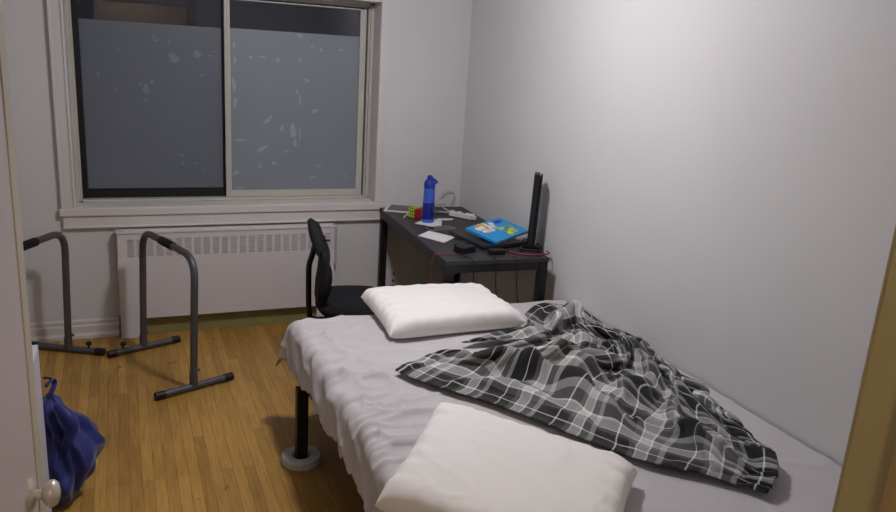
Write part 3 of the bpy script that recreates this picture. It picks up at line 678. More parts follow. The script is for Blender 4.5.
STEPS = [-1196,19,6,4,6,6,8,7,9,8,9,9,8,10,9,9,9,10,10,10,10,10,9,10,10,9,10,9,9,9,8,9,8,9,8,8,8,7,8,8,8,8,8,8,8,7,8,8,9,8,8,8,8,8,8,9,8,9,9,10,
9,11,10,11,11,11,12,12,12,12,12,13,12,11,11,11,10,12,10,9,8,7,6,5,8,17,-743,19,2,6,6,6,7,7,9,8,9,10,8,10,9,10,9,10,10,9,10,9,9,9,9,9,8,9,9,9,7,9,9,8,
9,8,7,8,8,8,8,7,8,8,8,7,8,7,8,8,7,8,8,7,8,8,9,9,8,10,9,10,10,11,11,11,11,11,11,12,12,11,13,12,10,11,9,10,10,8,8,7,6,4,4,19,-746,20,4,5,5,6,7,7,
9,10,9,11,9,10,10,10,11,10,10,9,9,8,9,7,8,8,8,9,8,9,9,8,9,9,9,9,8,8,8,8,8,8,8,9,8,7,7,7,7,7,7,7,8,7,8,8,9,8,9,10,9,8,10,10,11,11,10,12,
11,12,13,11,11,11,10,12,9,7,9,9,10,8,6,4,3,9,-731,24,-1,5,6,6,6,8,9,10,10,11,11,10,11,10,12,11,10,10,8,8,7,8,7,7,8,8,8,8,9,9,10,10,9,9,8,8,8,9,8,9,
9,8,9,7,6,4,7,7,6,7,7,7,8,8,8,9,9,6,9,10,10,10,10,10,11,11,13,12,13,12,12,11,7,10,7,8,10,7,8,7,10,5,5,12,-731,22,3,3,6,6,7,7,9,10,11,11,11,12,11,10,
10,9,9,10,11,11,8,7,7,7,7,7,8,9,9,10,10,11,9,9,8,8,8,9,9,9,9,8,5,6,7,3,6,7,6,6,6,8,7,9,5,7,8,10,10,10,10,9,11,10,11,11,13,13,14,12,13,7,4,3,
13,10,7,8,8,6,6,7,3,20,-725,22,4,3,5,6,6,6,10,10,12,11,12,12,11,11,10,10,9,8,9,8,9,10,9,8,7,8,7,9,10,10,11,10,9,9,8,8,8,9,7,9,8,8,7,2,6,6,4,7,
5,7,5,6,8,8,6,7,8,8,10,10,11,10,10,10,11,13,13,14,14,13,11,9,3,-4,6,11,13,8,7,7,6,7,5,7,-705,22,4,3,5,6,5,7,10,11,12,12,12,12,11,11,10,10,9,9,8,7,6,7,
8,9,9,8,7,9,10,10,6,8,10,10,11,11,11,10,9,7,9,5,7,6,2,5,8,6,3,3,6,6,7,7,7,8,8,10,10,11,10,8,9,10,11,14,14,15,14,12,11,-2,-1,2,9,10,9,10,8,5,7,4,
2,17,-697,26,0,3,5,7,6,8,11,12,12,12,11,11,11,11,10,10,9,8,7,7,7,7,7,7,8,9,7,5,8,8,9,10,11,13,13,12,11,10,9,8,8,6,5,4,7,2,8,5,3,0,5,6,7,6,7,9,
9,10,11,11,7,6,9,10,13,15,16,14,14,12,0,1,-5,8,6,8,11,8,6,9,8,5,5,16,-689,25,2,2,6,9,7,8,12,13,13,12,12,10,9,9,9,9,9,9,8,7,6,6,7,7,8,7,8,6,7,7,
10,11,7,12,13,12,10,12,11,11,8,5,5,4,3,2,3,5,6,8,5,3,5,5,5,9,9,10,12,7,6,9,9,12,15,16,16,14,12,5,-1,-7,6,3,6,10,10,9,4,8,6,5,2,17,-672,23,6,2,6,8,
11,9,9,13,17,16,13,10,7,8,5,7,8,9,8,8,7,8,7,6,2,10,9,7,6,8,10,7,13,13,12,10,7,12,13,4,12,9,7,4,2,3,4,6,6,4,4,4,1,2,7,7,9,9,11,7,9,9,10,15,
16,16,15,12,7,-3,-8,4,6,5,5,9,7,9,4,10,6,5,3,16,-661,25,3,4,6,6,10,12,12,11,12,17,19,14,11,7,5,-5,11,5,4,5,4,5,7,9,9,7,10,10,11,8,8,9,9,8,11,14,17,11,
2,17,14,9,5,4,2,2,3,3,3,3,3,4,3,3,4,6,10,10,11,9,10,9,15,16,16,15,12,7,-6,-6,-2,9,5,3,6,7,10,8,4,3,9,6,5,19,-652,26,0,4,7,6,8,8,17,14,12,13,13,18,
16,15,9,1,-8,11,6,3,1,4,5,7,7,9,10,12,12,10,9,9,9,11,12,15,5,12,22,19,11,6,3,-1,-1,0,2,4,4,4,3,2,1,-1,2,6,11,10,12,12,9,15,16,18,15,11,7,-10,-3,-2,3,8,
2,5,5,7,9,9,6,0,7,7,10,13,-640,29,1,2,8,6,7,8,11,17,17,13,8,14,14,17,14,12,1,-7,9,6,5,3,6,7,7,10,12,13,11,11,9,8,7,7,5,12,19,23,21,16,10,5,-1,-2,-2,-2,
1,2,2,1,0,-2,-4,-7,7,14,12,8,8,14,15,17,20,18,10,5,-7,10,-10,-3,5,5,5,4,2,6,8,5,10,3,2,7,16,9,-625,25,4,4,6,7,7,7,11,12,13,19,8,14,9,9,14,14,14,3,-1,7,
0,5,7,6,9,14,3,13,11,11,12,10,8,10,11,16,20,20,18,13,4,-1,-6,-6,-5,-2,-1,-1,-1,1,6,-7,-1,11,13,7,-1,13,14,15,16,18,15,8,20,-7,7,11,-10,-1,7,3,-1,6,-2,8,6,5,7,8,
2,4,4,24,-613,29,0,5,5,5,7,10,9,12,14,11,13,12,15,3,7,8,8,12,9,9,9,-1,8,14,2,8,15,0,7,9,11,11,12,11,12,15,18,17,13,4,-2,-6,-13,-3,1,4,2,2,1,1,3,6,11,12,
-5,-1,16,13,10,16,17,19,18,-7,9,9,12,10,-1,-4,-14,4,11,8,-5,9,7,4,4,8,5,4,4,16,-594,32,0,3,6,7,4,6,13,13,11,14,13,11,11,10,9,8,7,6,7,7,6,7,5,9,9,5,9,9,
7,10,11,10,9,8,6,2,19,10,5,-7,-3,0,7,11,9,8,4,3,2,2,3,6,10,-5,7,4,1,15,6,17,19,21,15,-11,10,14,13,6,-3,-1,-14,5,10,9,-6,9,6,3,4,2,10,6,7,16,-585,34,-2,3,
3,8,8,6,5,15,17,12,11,14,8,12,-2,7,7,9,11,11,8,8,2,9,8,9,-4,15,8,7,4,2,3,-2,8,11,19,-4,5,10,11,14,12,9,6,2,5,4,3,2,3,2,3,6,5,6,-2,9,7,16,20,20,
9,-9,11,12,16,3,0,-3,-14,8,9,8,-4,4,4,4,4,4,3,12,7,8,-562,34,-2,2,3,2,5,12,10,12,12,15,13,10,13,0,10,11,1,10,6,9,12,6,13,-2,9,10,0,-6,0,-2,0,2,5,11,13,15,
15,13,12,10,9,7,8,8,9,3,7,7,5,3,1,4,3,5,4,7,-1,6,5,16,18,19,-1,2,11,5,15,3,-6,5,-11,6,11,8,-3,3,4,2,4,4,3,4,13,14,-557,35,2,0,2,3,6,11,14,10,15,11,
14,8,6,4,8,6,7,8,10,7,6,11,14,1,4,10,-11,4,-2,-1,1,7,7,11,14,14,14,13,11,9,8,6,9,7,11,5,9,7,5,2,2,4,3,3,5,6,0,5,4,13,17,18,-6,6,12,-4,16,0,-4,7,
-5,6,10,9,-4,3,2,3,3,4,3,3,-1,20,-540,33,6,2,4,0,6,13,13,16,13,13,9,11,8,1,1,9,-2,9,11,10,11,9,11,9,3,7,1,-2,1,1,5,8,11,13,12,13,9,10,8,6,6,5,7,8,
9,12,0,11,4,7,-1,3,3,2,3,5,-2,7,4,12,16,13,-2,-4,16,-8,15,-2,4,3,4,5,9,9,-4,3,-1,2,4,3,4,4,1,16,-529,34,5,3,2,4,5,14,18,12,19,16,9,11,7,4,0,8,-1,11,
7,8,17,12,12,9,0,6,6,-1,3,4,7,10,12,1,14,13,10,6,5,4,3,4,5,6,4,7,9,7,9,4,2,-8,10,1,2,3,-1,5,5,9,14,5,-7,10,7,-7,13,3,6,4,5,7,8,0,7,-9,2,5,
4,3,3,4,1,17,-525,33,8,6,4,3,8,18,14,20,16,17,16,10,8,4,1,8,7,4,15,1,13,19,2,16,-5,7,6,6,5,7,9,7,7,5,0,7,9,11,7,4,2,2,2,4,5,6,9,8,2,2,-1,-15,
13,8,5,1,1,2,4,9,3,-1,4,12,-7,3,9,7,8,7,6,8,8,2,-12,2,6,5,3,3,3,3,1,16,-517,35,9,6,8,3,8,20,18,17,24,16,16,8,11,5,0,8,9,6,8,11,4,10,12,1,10,3,
2,7,7,10,-1,3,8,7,7,7,6,5,6,8,5,3,1,2,2,6,9,1,2,-2,-9,-7,7,12,7,8,1,1,3,3,0,6,5,8,-9,5,8,8,9,8,6,10,1,-10,2,9,3,4,3,3,3,1,1,16,-502,26,
10,11,8,8,7,21,22,19,20,20,18,5,8,3,5,5,7,9,6,7,8,5,5,8,11,3,2,5,7,7,5,3,9,8,8,7,6,4,4,1,0,5,9,1,1,-3,7,-1,1,-6,-5,-2,3,5,10,11,9,1,3,2,
0,0,9,4,-9,9,2,8,7,11,11,8,-10,0,8,5,5,3,3,3,3,0,1,15,-488,26,5,14,10,8,11,17,26,19,24,19,11,11,7,0,4,4,7,6,6,6,8,-4,10,8,10,14,6,5,7,7,4,5,3,5,
9,11,5,-1,-6,9,4,4,-4,12,-1,-2,-5,-1,-1,-1,-2,-1,2,5,8,11,9,4,3,2,1,-5,9,3,-9,12,1,8,6,11,12,6,-12,4,9,6,4,3,3,3,2,3,-2,13,-474,30,3,9,14,12,12,15,22,25,
21,13,7,15,7,4,2,6,7,6,2,1,1,4,8,9,18,18,15,4,4,6,6,3,4,5,4,11,-3,-3,-3,4,5,5,2,1,8,-10,1,-2,-2,-1,-3,-1,0,4,7,11,9,6,4,3,-1,-8,8,4,-8,2,7,6,
9,11,13,3,-10,8,8,5,4,5,0,-2,2,8,0,11,-460,28,9,6,14,15,11,13,22,22,22,10,2,15,16,2,9,8,8,1,7,1,0,3,2,8,14,17,18,11,8,-4,13,4,4,3,6,4,2,-2,-5,4,4,3,
3,-4,5,-5,-11,-1,-2,6,-2,-3,0,3,5,11,10,2,9,3,0,-12,4,7,-6,2,4,6,9,10,13,-6,0,8,8,5,4,-1,-3,2,9,6,2,8,-447,30,9,7,14,15,13,10,19,19,13,12,10,9,21,10,-11,11,
12,1,4,10,7,5,4,0,9,13,7,14,14,7,13,8,4,2,5,6,2,-4,-5,1,-1,-1,7,4,-1,-6,-5,-1,-3,-4,0,2,0,2,5,9,0,10,10,4,0,-15,0,9,-4,1,3,6,9,10,8,-8,8,6,7,2,
-1,-1,1,10,7,5,1,9,-435,35,7,6,13,14,14,14,13,17,16,6,13,10,19,1,-7,-5,9,9,8,12,7,12,9,5,1,3,10,9,16,16,14,14,4,3,3,7,1,-3,-4,0,1,1,-3,3,1,-1,-3,0,-4,-6,
-2,0,3,2,4,7,-6,15,9,2,1,-17,-2,8,-3,1,4,5,7,12,-6,8,7,4,-2,1,3,3,3,7,8,4,4,-1,-415,36,9,6,10,13,14,12,16,15,12,13,9,16,9,-5,-10,-1,10,7,10,11,8,8,11,15,
3,2,5,12,15,16,15,15,8,3,2,3,3,-2,-4,1,2,2,-2,3,0,1,0,-6,2,-7,-4,0,2,1,4,-9,7,15,6,0,3,-19,-4,7,-1,1,3,5,9,-3,9,8,-3,0,1,5,4,5,0,8,4,1,2,12,
-409,35,13,11,10,4,14,14,16,11,15,15,15,4,3,-6,-5,4,11,7,9,9,12,5,8,14,12,-2,11,9,13,16,15,13,10,3,1,2,2,0,-5,2,1,3,-3,6,3,1,-1,-2,-1,-3,-9,2,1,0,-6,3,5,3,
6,4,3,-20,0,2,1,1,2,6,0,7,9,-3,-1,2,4,4,2,6,2,0,5,7,4,4,-398,36,7,14,14,12,4,13,15,14,15,16,13,3,1,-4,-2,1,9,11,9,10,16,10,10,5,10,11,5,12,8,12,14,12,
9,5,0,2,0,1,-4,0,1,6,-5,4,9,-1,1,0,-1,-3,-9,1,1,-1,-4,3,4,-11,10,10,-1,-19,5,1,-3,1,3,1,6,7,5,-6,3,0,4,2,1,5,6,-1,-1,3,7,10,-382,34,6,10,14,14,10,11,
10,16,12,15,13,2,-3,0,3,5,9,10,10,10,17,11,11,8,8,11,7,9,6,7,11,10,8,6,0,0,2,0,-3,-1,2,0,2,4,5,-1,8,0,-1,-4,-10,1,1,-1,-3,-1,6,-7,-6,-1,14,-12,6,-2,-4,4,
0,1,6,8,-5,2,0,1,4,0,2,4,7,-4,0,4,-1,13,-360,33,8,8,10,11,12,13,14,16,17,15,10,1,-2,0,-3,1,9,12,14,9,16,17,12,10,5,9,9,8,6,2,8,8,7,6,2,-2,1,1,-1,-2,
0,2,3,4,4,0,5,6,-10,3,-8,1,2,-2,-3,-2,-4,6,-5,-2,-7,8,-1,-9,7,1,-4,4,4,4,-5,6,-1,0,0,3,1,6,5,-8,0,7,5,10,-352,37,8,9,11,10,16,13,19,10,22,18,5,4,-1,-5,
-1,-3,3,14,16,15,9,22,7,8,11,8,5,7,7,1,6,7,0,6,4,2,-2,-1,4,-1,-2,3,2,6,1,6,4,-6,4,-6,5,-4,-3,3,-5,-2,-3,-7,3,-7,8,-1,-6,-2,7,-3,-5,1,6,-4,3,5,-1,1,
0,0,3,5,2,-9,0,5,3,11,-334,39,10,10,10,13,19,17,20,14,12,19,4,0,0,0,-3,0,3,9,17,12,13,18,9,3,11,9,3,7,1,6,3,6,3,2,4,3,0,-6,5,2,1,0,2,5,5,5,2,1,
1,-2,-8,-9,7,2,-3,-3,-2,-4,-3,2,0,-3,2,-13,2,-3,2,-1,5,-5,4,4,0,1,0,0,2,4,-6,-5,1,6,6,12,-322,37,12,9,11,13,23,18,17,18,16,10,2,-1,-2,5,8,-4,1,8,9,12,14,15,
11,8,3,9,8,2,6,0,5,-2,8,4,5,2,-2,-5,1,6,2,-1,6,-5,-1,1,1,3,7,-7,-2,4,0,0,0,0,-2,-1,-2,-2,1,-1,-15,-9,0,1,4,-1,4,-5,4,3,1,0,-1,1,3,0,-12,2,-1,5,
5,10,-303,37,12,12,11,14,18,20,14,20,12,6,15,0,-8,-1,12,7,3,8,10,2,11,11,12,9,5,5,7,7,6,-1,5,-5,1,6,5,7,-1,-3,-8,7,7,4,2,0,-2,0,-1,-1,-2,2,2,1,0,0,1,1,
-1,-1,-2,0,-2,-17,-9,-5,0,3,-3,6,1,-4,4,2,0,0,0,2,2,-12,-6,2,7,1,4,13,-295,40,10,7,10,16,16,19,12,18,6,12,-1,11,6,-7,8,10,6,11,12,10,6,8,10,9,7,7,6,2,4,7,
-1,2,-6,6,6,5,1,-7,-7,0,10,6,2,6,-4,1,1,-2,0,-1,0,1,1,1,-2,-1,5,0,-1,1,-17,-15,-3,-4,0,-2,3,5,-9,6,3,-1,0,0,2,3,-9,-12,-1,4,-1,7,6,10,-282,26,13,10,11,13,
16,17,6,13,14,11,7,9,10,-2,3,7,10,12,14,10,9,8,5,9,3,-1,8,6,7,7,8,1,-7,2,7,5,0,-7,-5,-4,2,7,7,7,-4,3,3,-2,-1,-1,1,1,0,-5,0,8,4,-1,-2,-2,-20,-11,-4,-2,
-4,1,5,-9,4,5,-2,-2,0,1,2,2,-14,-13,7,1,2,4,5,13,-273,18,10,8,11,11,15,16,17,3,13,10,12,-3,12,12,-4,12,12,13,13,13,5,7,8,5,8,-3,3,6,7,7,4,11,3,-3,6,6,-1,-3,
-4,-4,-8,8,6,1,12,-2,1,3,1,1,-2,-3,-8,2,9,7,1,-4,-2,-7,-20,-15,-2,2,-1,4,-11,4,7,-7,-5,2,1,2,4,-4,-17,-7,2,9,-1,4,7,11,-277,23,12,2,10,11,14,16,15,16,1,9,13,-6,
12,10,10,11,7,14,15,12,11,6,1,6,7,6,3,-6,7,6,8,9,13,0,4,6,-3,-6,-7,0,-8,7,10,6,3,9,-3,5,-2,-3,-4,-8,3,10,9,4,-3,-4,-2,-12,-16,-21,-2,5,2,-11,3,9,-9,-5,-1,5,
-1,2,4,-7,-16,-5,3,-3,9,4,7,10,-263,10,8,10,4,12,11,16,17,12,11,7,13,2,3,8,6,7,8,12,11,13,13,10,4,0,8,6,7,1,2,8,9,8,9,12,2,5,-6,-8,-6,-4,0,8,12,11,5,10,
-4,-6,-7,-6,-3,3,6,9,8,3,-3,-6,-7,-14,-20,-13,-1,2,-6,1,6,-3,-7,-4,4,-1,3,3,5,-16,-15,3,1,-1,2,9,7,8,-267,21,2,13,0,14,13,16,17,14,7,10,6,12,8,8,7,7,8,0,7,13,
2,5,5,4,6,8,8,6,7,9,11,10,2,11,13,6,-7,-9,-3,-4,1,9,16,14,9,7,0,-9,-13,-10,-4,0,4,1,13,-6,3,-13,3,-11,-23,-9,0,2,-4,-5,7,-10,-1,0,4,-3,3,3,0,-13,-18,-7,4,9,
3,9,7,6,-277,33,3,5,12,16,13,17,20,7,14,1,8,9,10,8,9,7,10,7,4,-2,10,8,2,0,7,4,4,9,7,8,9,0,12,12,12,13,6,-7,-7,-2,0,7,20,19,10,5,-7,-13,-7,-14,-10,-2,2,6,
-3,7,-5,-13,3,-8,-22,-5,-1,3,-7,-1,0,-2,-3,2,-6,6,-2,11,-6,-12,-13,-17,-1,7,13,9,10,-4,-268,21,13,15,13,16,20,16,9,16,8,9,2,5,7,8,9,1,3,7,8,8,8,5,9,3,-3,-3,9,1,
7,8,8,11,13,12,12,1,11,8,3,-2,-3,9,19,22,9,-1,-5,-13,-19,-18,-16,2,-2,3,8,0,-12,6,-6,0,-22,-4,-5,2,-9,3,1,-2,-3,-4,2,1,8,2,-12,-9,-13,-13,-1,6,13,7,10,2,-281,35,9,16,
19,16,13,20,16,8,12,6,7,3,7,7,8,11,-7,-6,7,9,7,9,8,9,5,-4,2,5,5,0,7,11,12,12,14,13,10,8,6,-8,5,9,16,18,0,14,-5,-23,-21,-23,-11,5,-4,-2,0,0,4,-11,2,4,-10,-17,
-1,-1,-7,4,1,-3,-2,0,0,7,0,-8,-3,-15,-13,-11,5,4,14,5,4,-1,-278,43,12,13,10,17,22,9,18,18,13,11,8,6,-3,9,1,7,9,-5,11,0,8,4,6,4,3,7,-1,8,1,0,8,11,12,12,14,9,
-2,14,14,10,-6,4,16,4,14,6,6,-21,-32,-16,-16,4,6,-3,-4,-3,-2,-8,-8,11,-1,-19,0,1,-3,3,-5,-5,-1,3,7,-1,-5,5,-13,-17,-14,-11,3,10,15,3,9,-2,-290,42,9,15,15,20,10,15,21,20,17,15,
10,5,-1,-2,11,4,7,6,9,1,-7,7,2,8,-2,0,7,5,6,1,8,11,13,12,13,-1,-2,10,14,16,12,4,3,15,2,14,-3,-15,-25,-25,-10,1,10,0,-3,-6,-11,-8,-3,-2,-1,0,-9,5,3,-15,-5,0,3,3,
9,-4,6,-7,-16,-12,-9,-17,4,13,14,2,12,-6,-302,40,12,11,17,20,9,20,25,17,18,16,11,-3,9,-3,6,6,8,8,-3,7,-5,5,3,5,1,6,4,5,5,1,6,13,13,13,10,14,2,-8,11,14,13,9,7,9,
10,8,-3,-20,-2,-17,-17,-5,-3,5,7,-5,-12,-10,-9,0,4,-5,-9,6,-2,-3,-11,-7,7,6,4,3,8,-21,-11,-18,-8,-12,0,22,16,-2,15,-7,-321,40,11,11,16,19,10,21,24,22,14,17,13,-1,8,8,1,12,-3,-2,
-5,5,2,0,0,8,2,9,2,5,14,-1,5,13,13,13,14,13,2,11,6,7,-4,16,12,9,7,4,-3,1,-10,-10,-6,-9,-5,4,7,-9,-9,-8,-9,-9,5,5,-5,-10,7,-3,-22,-3,6,8,6,5,2,-18,-19,-8,-15,1,
2,21,13,-3,9,-8,-338,39,11,12,13,17,12,20,23,20,20,9,14,7,7,10,9,11,15,-5,-14,-10,-1,-3,7,5,6,1,6,3,13,13,-2,12,13,11,13,12,12,9,7,-3,-4,9,13,11,9,10,4,1,-6,-10,-12,2,
-4,12,8,-11,-7,-7,-9,-14,-2,7,5,-6,1,-13,-20,-3,6,7,10,10,-2,-19,-19,-14,1,-19,18,18,12,-2,5,-14,-352,40,9,11,10,16,17,14,22,19,18,18,5,9,12,13,13,9,15,14,-1,-15,-13,-5,11,-3,-5,-1,
8,10,12,11,10,4,11,4,11,10,12,11,-3,3,10,17,-3,8,11,11,10,4,-3,-5,-11,-1,10,12,13,-20,-1,-11,-9,-16,-4,2,9,-7,9,-22,-14,-11,12,0,13,12,-1,-19,-16,-14,-19,3,17,13,9,-7,-4,-8,-363,41,
7,12,8,11,18,16,19,19,16,15,15,13,7,8,14,15,15,14,15,4,-13,9,-5,9,1,-10,8,7,-1,9,3,4,9,6,5,5,6,9,12,-4,13,14,19,4,2,6,16,5,1,-11,6,0,1,11,23,-15,-15,-2,-9,-21,
-11,3,9,-7,14,-20,-11,-16,2,1,15,1,-1,-6,-17,-21,-11,13,14,0,8,-8,-3,-7,-380,43,8,11,10,5,16,18,19,20,20,13,14,14,6,13,15,13,13,9,13,12,11,0,10,1,10,-5,2,9,6,-1,6,5,5,3,
-1,0,5,5,8,14,6,8,15,19,5,3,8,12,-8,-8,9,0,14,10,14,1,-21,-1,-7,-23,-11,-16,6,4,15,-17,-14,-13,3,-4,5,19,-7,-8,-22,-21,-2,9,12,7,-1,-13,1,-1,-405,47,7,11,8,12,7,18,20,21,
20,19,9,11,11,17,13,14,13,12,10,10,9,9,8,9,10,11,10,9,9,1,5,4,-5,-3,-4,2,3,5,6,10,11,16,18,21,11,11,10,3,0,-20,-6,2,11,15,12,-11,-1,-14,1,-22,-11,-17,-12,17,14,-20,-16,-17,
11,0,8,16,-1,-12,-30,-21,5,7,10,2,3,-15,-4,9,-429,48,7,10,10,12,7,18,21,19,21,19,3,14,17,17,16,13,13,13,12,11,11,12,3,7,10,14,12,12,12,11,7,7,-1,0,-8,-1,-1,-1,2,12,14,15,
14,13,20,13,12,7,3,-10,-8,-10,6,17,-2,-6,-6,-2,1,-29,-9,-20,-11,20,14,-26,-8,-15,9,6,15,11,-1,-24,-31,-18,7,7,6,7,1,-7,-8,0,-445,49,5,11,10,13,14,15,22,22,15,20,6,14,15,17,18,17,
16,15,14,6,12,2,12,-1,13,13,14,12,13,6,14,-5,1,14,5,-1,-5,7,2,4,6,3,6,8,19,9,13,15,13,6,-3,-3,-9,-2,3,1,-8,-3,12,-19,-26,-14,-16,18,22,-28,-6,-12,11,13,14,9,-11,-21,-35,-17,
13,4,4,4,-10,0,7,-3,-470,49,8,9,11,13,18,19,22,21,17,21,18,15,18,19,17,15,14,12,10,8,7,3,-4,14,6,10,12,12,14,14,6,15,-10,12,-5,4,2,10,7,9,7,4,2,2,2,10,13,10,15,13,
4,6,1,-15,-8,-2,2,-9,16,-7,-23,-25,-17,15,29,-29,-15,-3,14,20,10,10,-14,-29,-36,-4,5,5,5,-9,0,5,-4,6,-493,50,8,11,13,16,19,20,22,21,20,21,19,12,19,18,13,15,15,13,9,9,6,7,4,2,
11,14,15,7,12,11,15,18,16,9,4,-7,-4,-8,8,8,0,17,1,5,3,2,-3,8,14,22,-1,2,4,12,-9,-8,-10,-2,18,-1,-33,-16,-22,13,30,-35,-3,0,10,21,11,11,-18,-32,-37,3,3,3,6,-7,-6,4,4,-5,
-505,48,11,11,15,17,19,20,22,21,21,20,19,18,17,11,21,15,14,15,0,5,5,6,7,11,13,15,17,16,14,-1,15,18,16,13,10,4,-2,-7,-11,8,6,-2,11,10,10,10,0,-8,7,11,14,-4,6,7,9,-4,-10,-11,
11,5,-30,-23,-14,7,27,-35,0,6,7,11,23,3,-25,-31,-30,10,1,2,6,-1,-11,-2,13,-6,-532,50,10,15,15,18,20,19,21,22,20,20,18,17,16,17,19,16,16,14,10,7,7,7,7,0,15,17,18,17,12,1,16,14,
9,-4,16,-5,-1,2,9,11,7,5,2,10,9,8,16,-9,-2,5,8,7,8,11,10,-2,-11,-12,-7,11,-25,-25,-5,-9,33,-34,3,6,7,12,19,1,-30,-33,-9,-8,4,9,4,-4,-8,1,17,-14,-553,51,12,16,16,16,19,20,
22,21,20,20,17,15,15,16,17,17,17,15,13,11,9,8,9,10,12,12,12,18,9,18,16,-5,9,10,11,10,10,7,5,4,3,4,2,2,0,10,10,17,2,-3,7,6,6,10,10,-3,-15,-10,-5,0,-9,-25,-13,0,26,-35,
5,2,7,16,11,-3,-27,-23,-3,-15,7,8,-6,-4,-4,4,3,3,-576,52,12,16,16,18,19,19,22,21,20,18,16,15,14,16,16,16,21,10,13,11,9,9,10,12,14,17,18,16,20,13,10,17,16,15,13,7,5,6,6,3,
3,4,2,1,-4,-1,4,9,12,11,1,8,6,7,9,-7,-22,-11,-9,0,6,-13,-19,-1,19,-34,7,-1,3,14,17,-6,-26,-10,-5,-19,0,5,-5,-1,0,4,-2,-5,-586,54,13,16,15,17,19,20,22,21,20,18,17,14,15,14,
16,15,39,0,6,13,13,10,15,15,9,16,20,18,19,17,14,18,16,17,12,10,13,8,6,1,-6,-4,0,-1,0,5,12,7,9,7,8,5,8,6,-1,-10,-22,-10,-7,-4,0,8,-15,-3,9,-33,-1,7,4,13,13,-11,-25,-6,
-6,-15,1,0,-1,0,4,3,2,-8,-607,54,13,15,16,18,20,20,21,21,20,20,19,16,15,16,15,16,44,0,0,10,11,15,14,14,17,17,16,19,18,15,18,16,17,17,13,12,9,6,9,5,-1,-1,0,3,5,0,0,1,
5,10,10,8,8,1,-4,-11,-15,-9,-6,-7,-4,11,3,-5,-2,-18,-9,8,1,13,4,-16,-22,-12,-3,-3,2,-3,2,2,2,6,3,-8,-630,55,13,17,16,17,20,19,23,21,22,20,17,17,16,16,15,16,53,0,0,1,16,11,
17,17,14,19,19,16,19,14,18,16,17,16,14,13,7,9,7,7,2,7,-1,3,5,4,3,3,1,2,5,4,3,-2,-4,-11,-9,-8,-6,-3,0,-8,14,-1,-4,-13,-7,8,4,2,2,-18,-20,-6,-2,-1,5,-2,2,1,2,0,
4,-9,-642,58,12,16,15,17,19,21,22,23,22,20,21,19,16,16,15,14,58,0,0,0,10,17,13,15,18,16,21,17,19,15,19,17,18,15,15,12,10,8,10,11,5,2,0,4,1,-11,10,-3,-2,0,2,2,2,-2,-3,-6,
-5,-6,-8,-2,-1,2,-4,2,2,-11,-10,19,-7,2,2,-12,-8,-4,-2,-3,0,-5,3,1,3,-1,-4,-8,-676,59,13,17,16,18,20,21,24,23,23,23,20,20,18,16,15,14,84,0,0,0,0,4,14,17,16,17,19,18,20,19,
20,20,20,17,15,14,13,12,9,10,6,2,3,2,1,-11,1,-1,-3,-3,-2,2,3,-1,-4,-2,-2,-2,-3,-2,-2,-1,-3,-1,-2,-2,-7,1,12,-10,1,-6,-4,-2,-2,-2,-2,-3,-1,0,0,-2,-3,-4,-2130,-33,-8,-8,-10,-10,
-12,-12,-13,-13,-13,-13,-14,-12,-13,-13,-13,-12,-12,-13,-12,-12,-13,-12,-12,-13,-12,-13,-13,-13,-13,-13,-14,-13,-14,-14,-14,-14,-14,-15,-14,-15,-15,-15,-15,-14,-15,-15,-16,-15,-15,-15,-15,-15,-15,-16,-15,-14,-14,-14,-14,-13,-12,-13,-12,-11,
-11,-11,-11,-11,-11,-10,-10,-12,-11,-13,-12,-13,-12,-11,-11,-8,-8,-9,-9,-34,1139,-34,0,-13,-9,-10,-11,-12,-13,-13,-13,-13,-13,-13,-12,-13,-13,-12,-12,-13,-12,-13,-11,-13,-12,-13,-13,-12,-13,-12,-13,-14,-13,-13,-14,-14,-14,-14,-14,-15,
-14,-15,-15,-15,-15,-15,-15,-15,-16,-15,-16,-15,-16,-15,-16,-15,-15,-15,-15,-14,-14,-14,-14,-13,-13,-13,-9,-13,-13,-9,-12,-8,-13,-11,-12,-12,-13,-11,-15,-10,-10,-13,-6,-11,-7,-36,1139,-30,-9,-7,-10,-10,-11,-11,-13,-13,-13,-12,-13,-12,
-13,-12,-12,-11,-12,-12,-13,-13,-12,-12,-13,-13,-13,-12,-12,-12,-13,-13,-13,-14,-13,-14,-14,-14,-14,-15,-14,-14,-15,-15,-15,-15,-15,-15,-16,-16,-16,-16,-16,-15,-16,-15,-16,-15,-14,-15,-14,-15,-13,-14,-14,-12,-14,-9,-12,-12,-10,-12,-11,-12,
-11,-11,-13,-14,-15,-14,-8,-11,-10,-7,-14,-34,1144,-30,-4,-10,-9,-10,-10,-11,-13,-13,-12,-13,-12,-13,-13,-10,-10,-11,-12,-12,-12,-13,-12,-13,-13,-13,-13,-12,-13,-12,-12,-13,-12,-13,-14,-13,-14,-14,-15,-14,-14,-14,-15,-15,-15,-15,-16,-15,
-16,-16,-16,-16,-16,-16,-16,-16,-15,-15,-15,-15,-16,-13,-15,-15,-14,-13,-12,-13,-10,-11,-11,-11,-11,-13,-10,-14,-16,-15,-13,-13,-12,-12,-7,-13,-11,-35,1151,-28,-10,-5,-10,-9,-10,-10,-12,-13,-13,-12,-13,-13,-12,-10,-13,-13,-13,-11,-10,-7,
-11,-13,-13,-13,-13,-13,-12,-12,-12,-12,-12,-13,-13,-14,-14,-14,-15,-14,-14,-14,-15,-15,-15,-15,-16,-15,-17,-16,-17,-16,-16,-16,-16,-16,-16,-15,-16,-15,-15,-15,-15,-16,-13,-14,-12,-12,-11,-11,-11,-12,-10,-13,-12,-17,-14,-16,-16,-13,-9,-10,
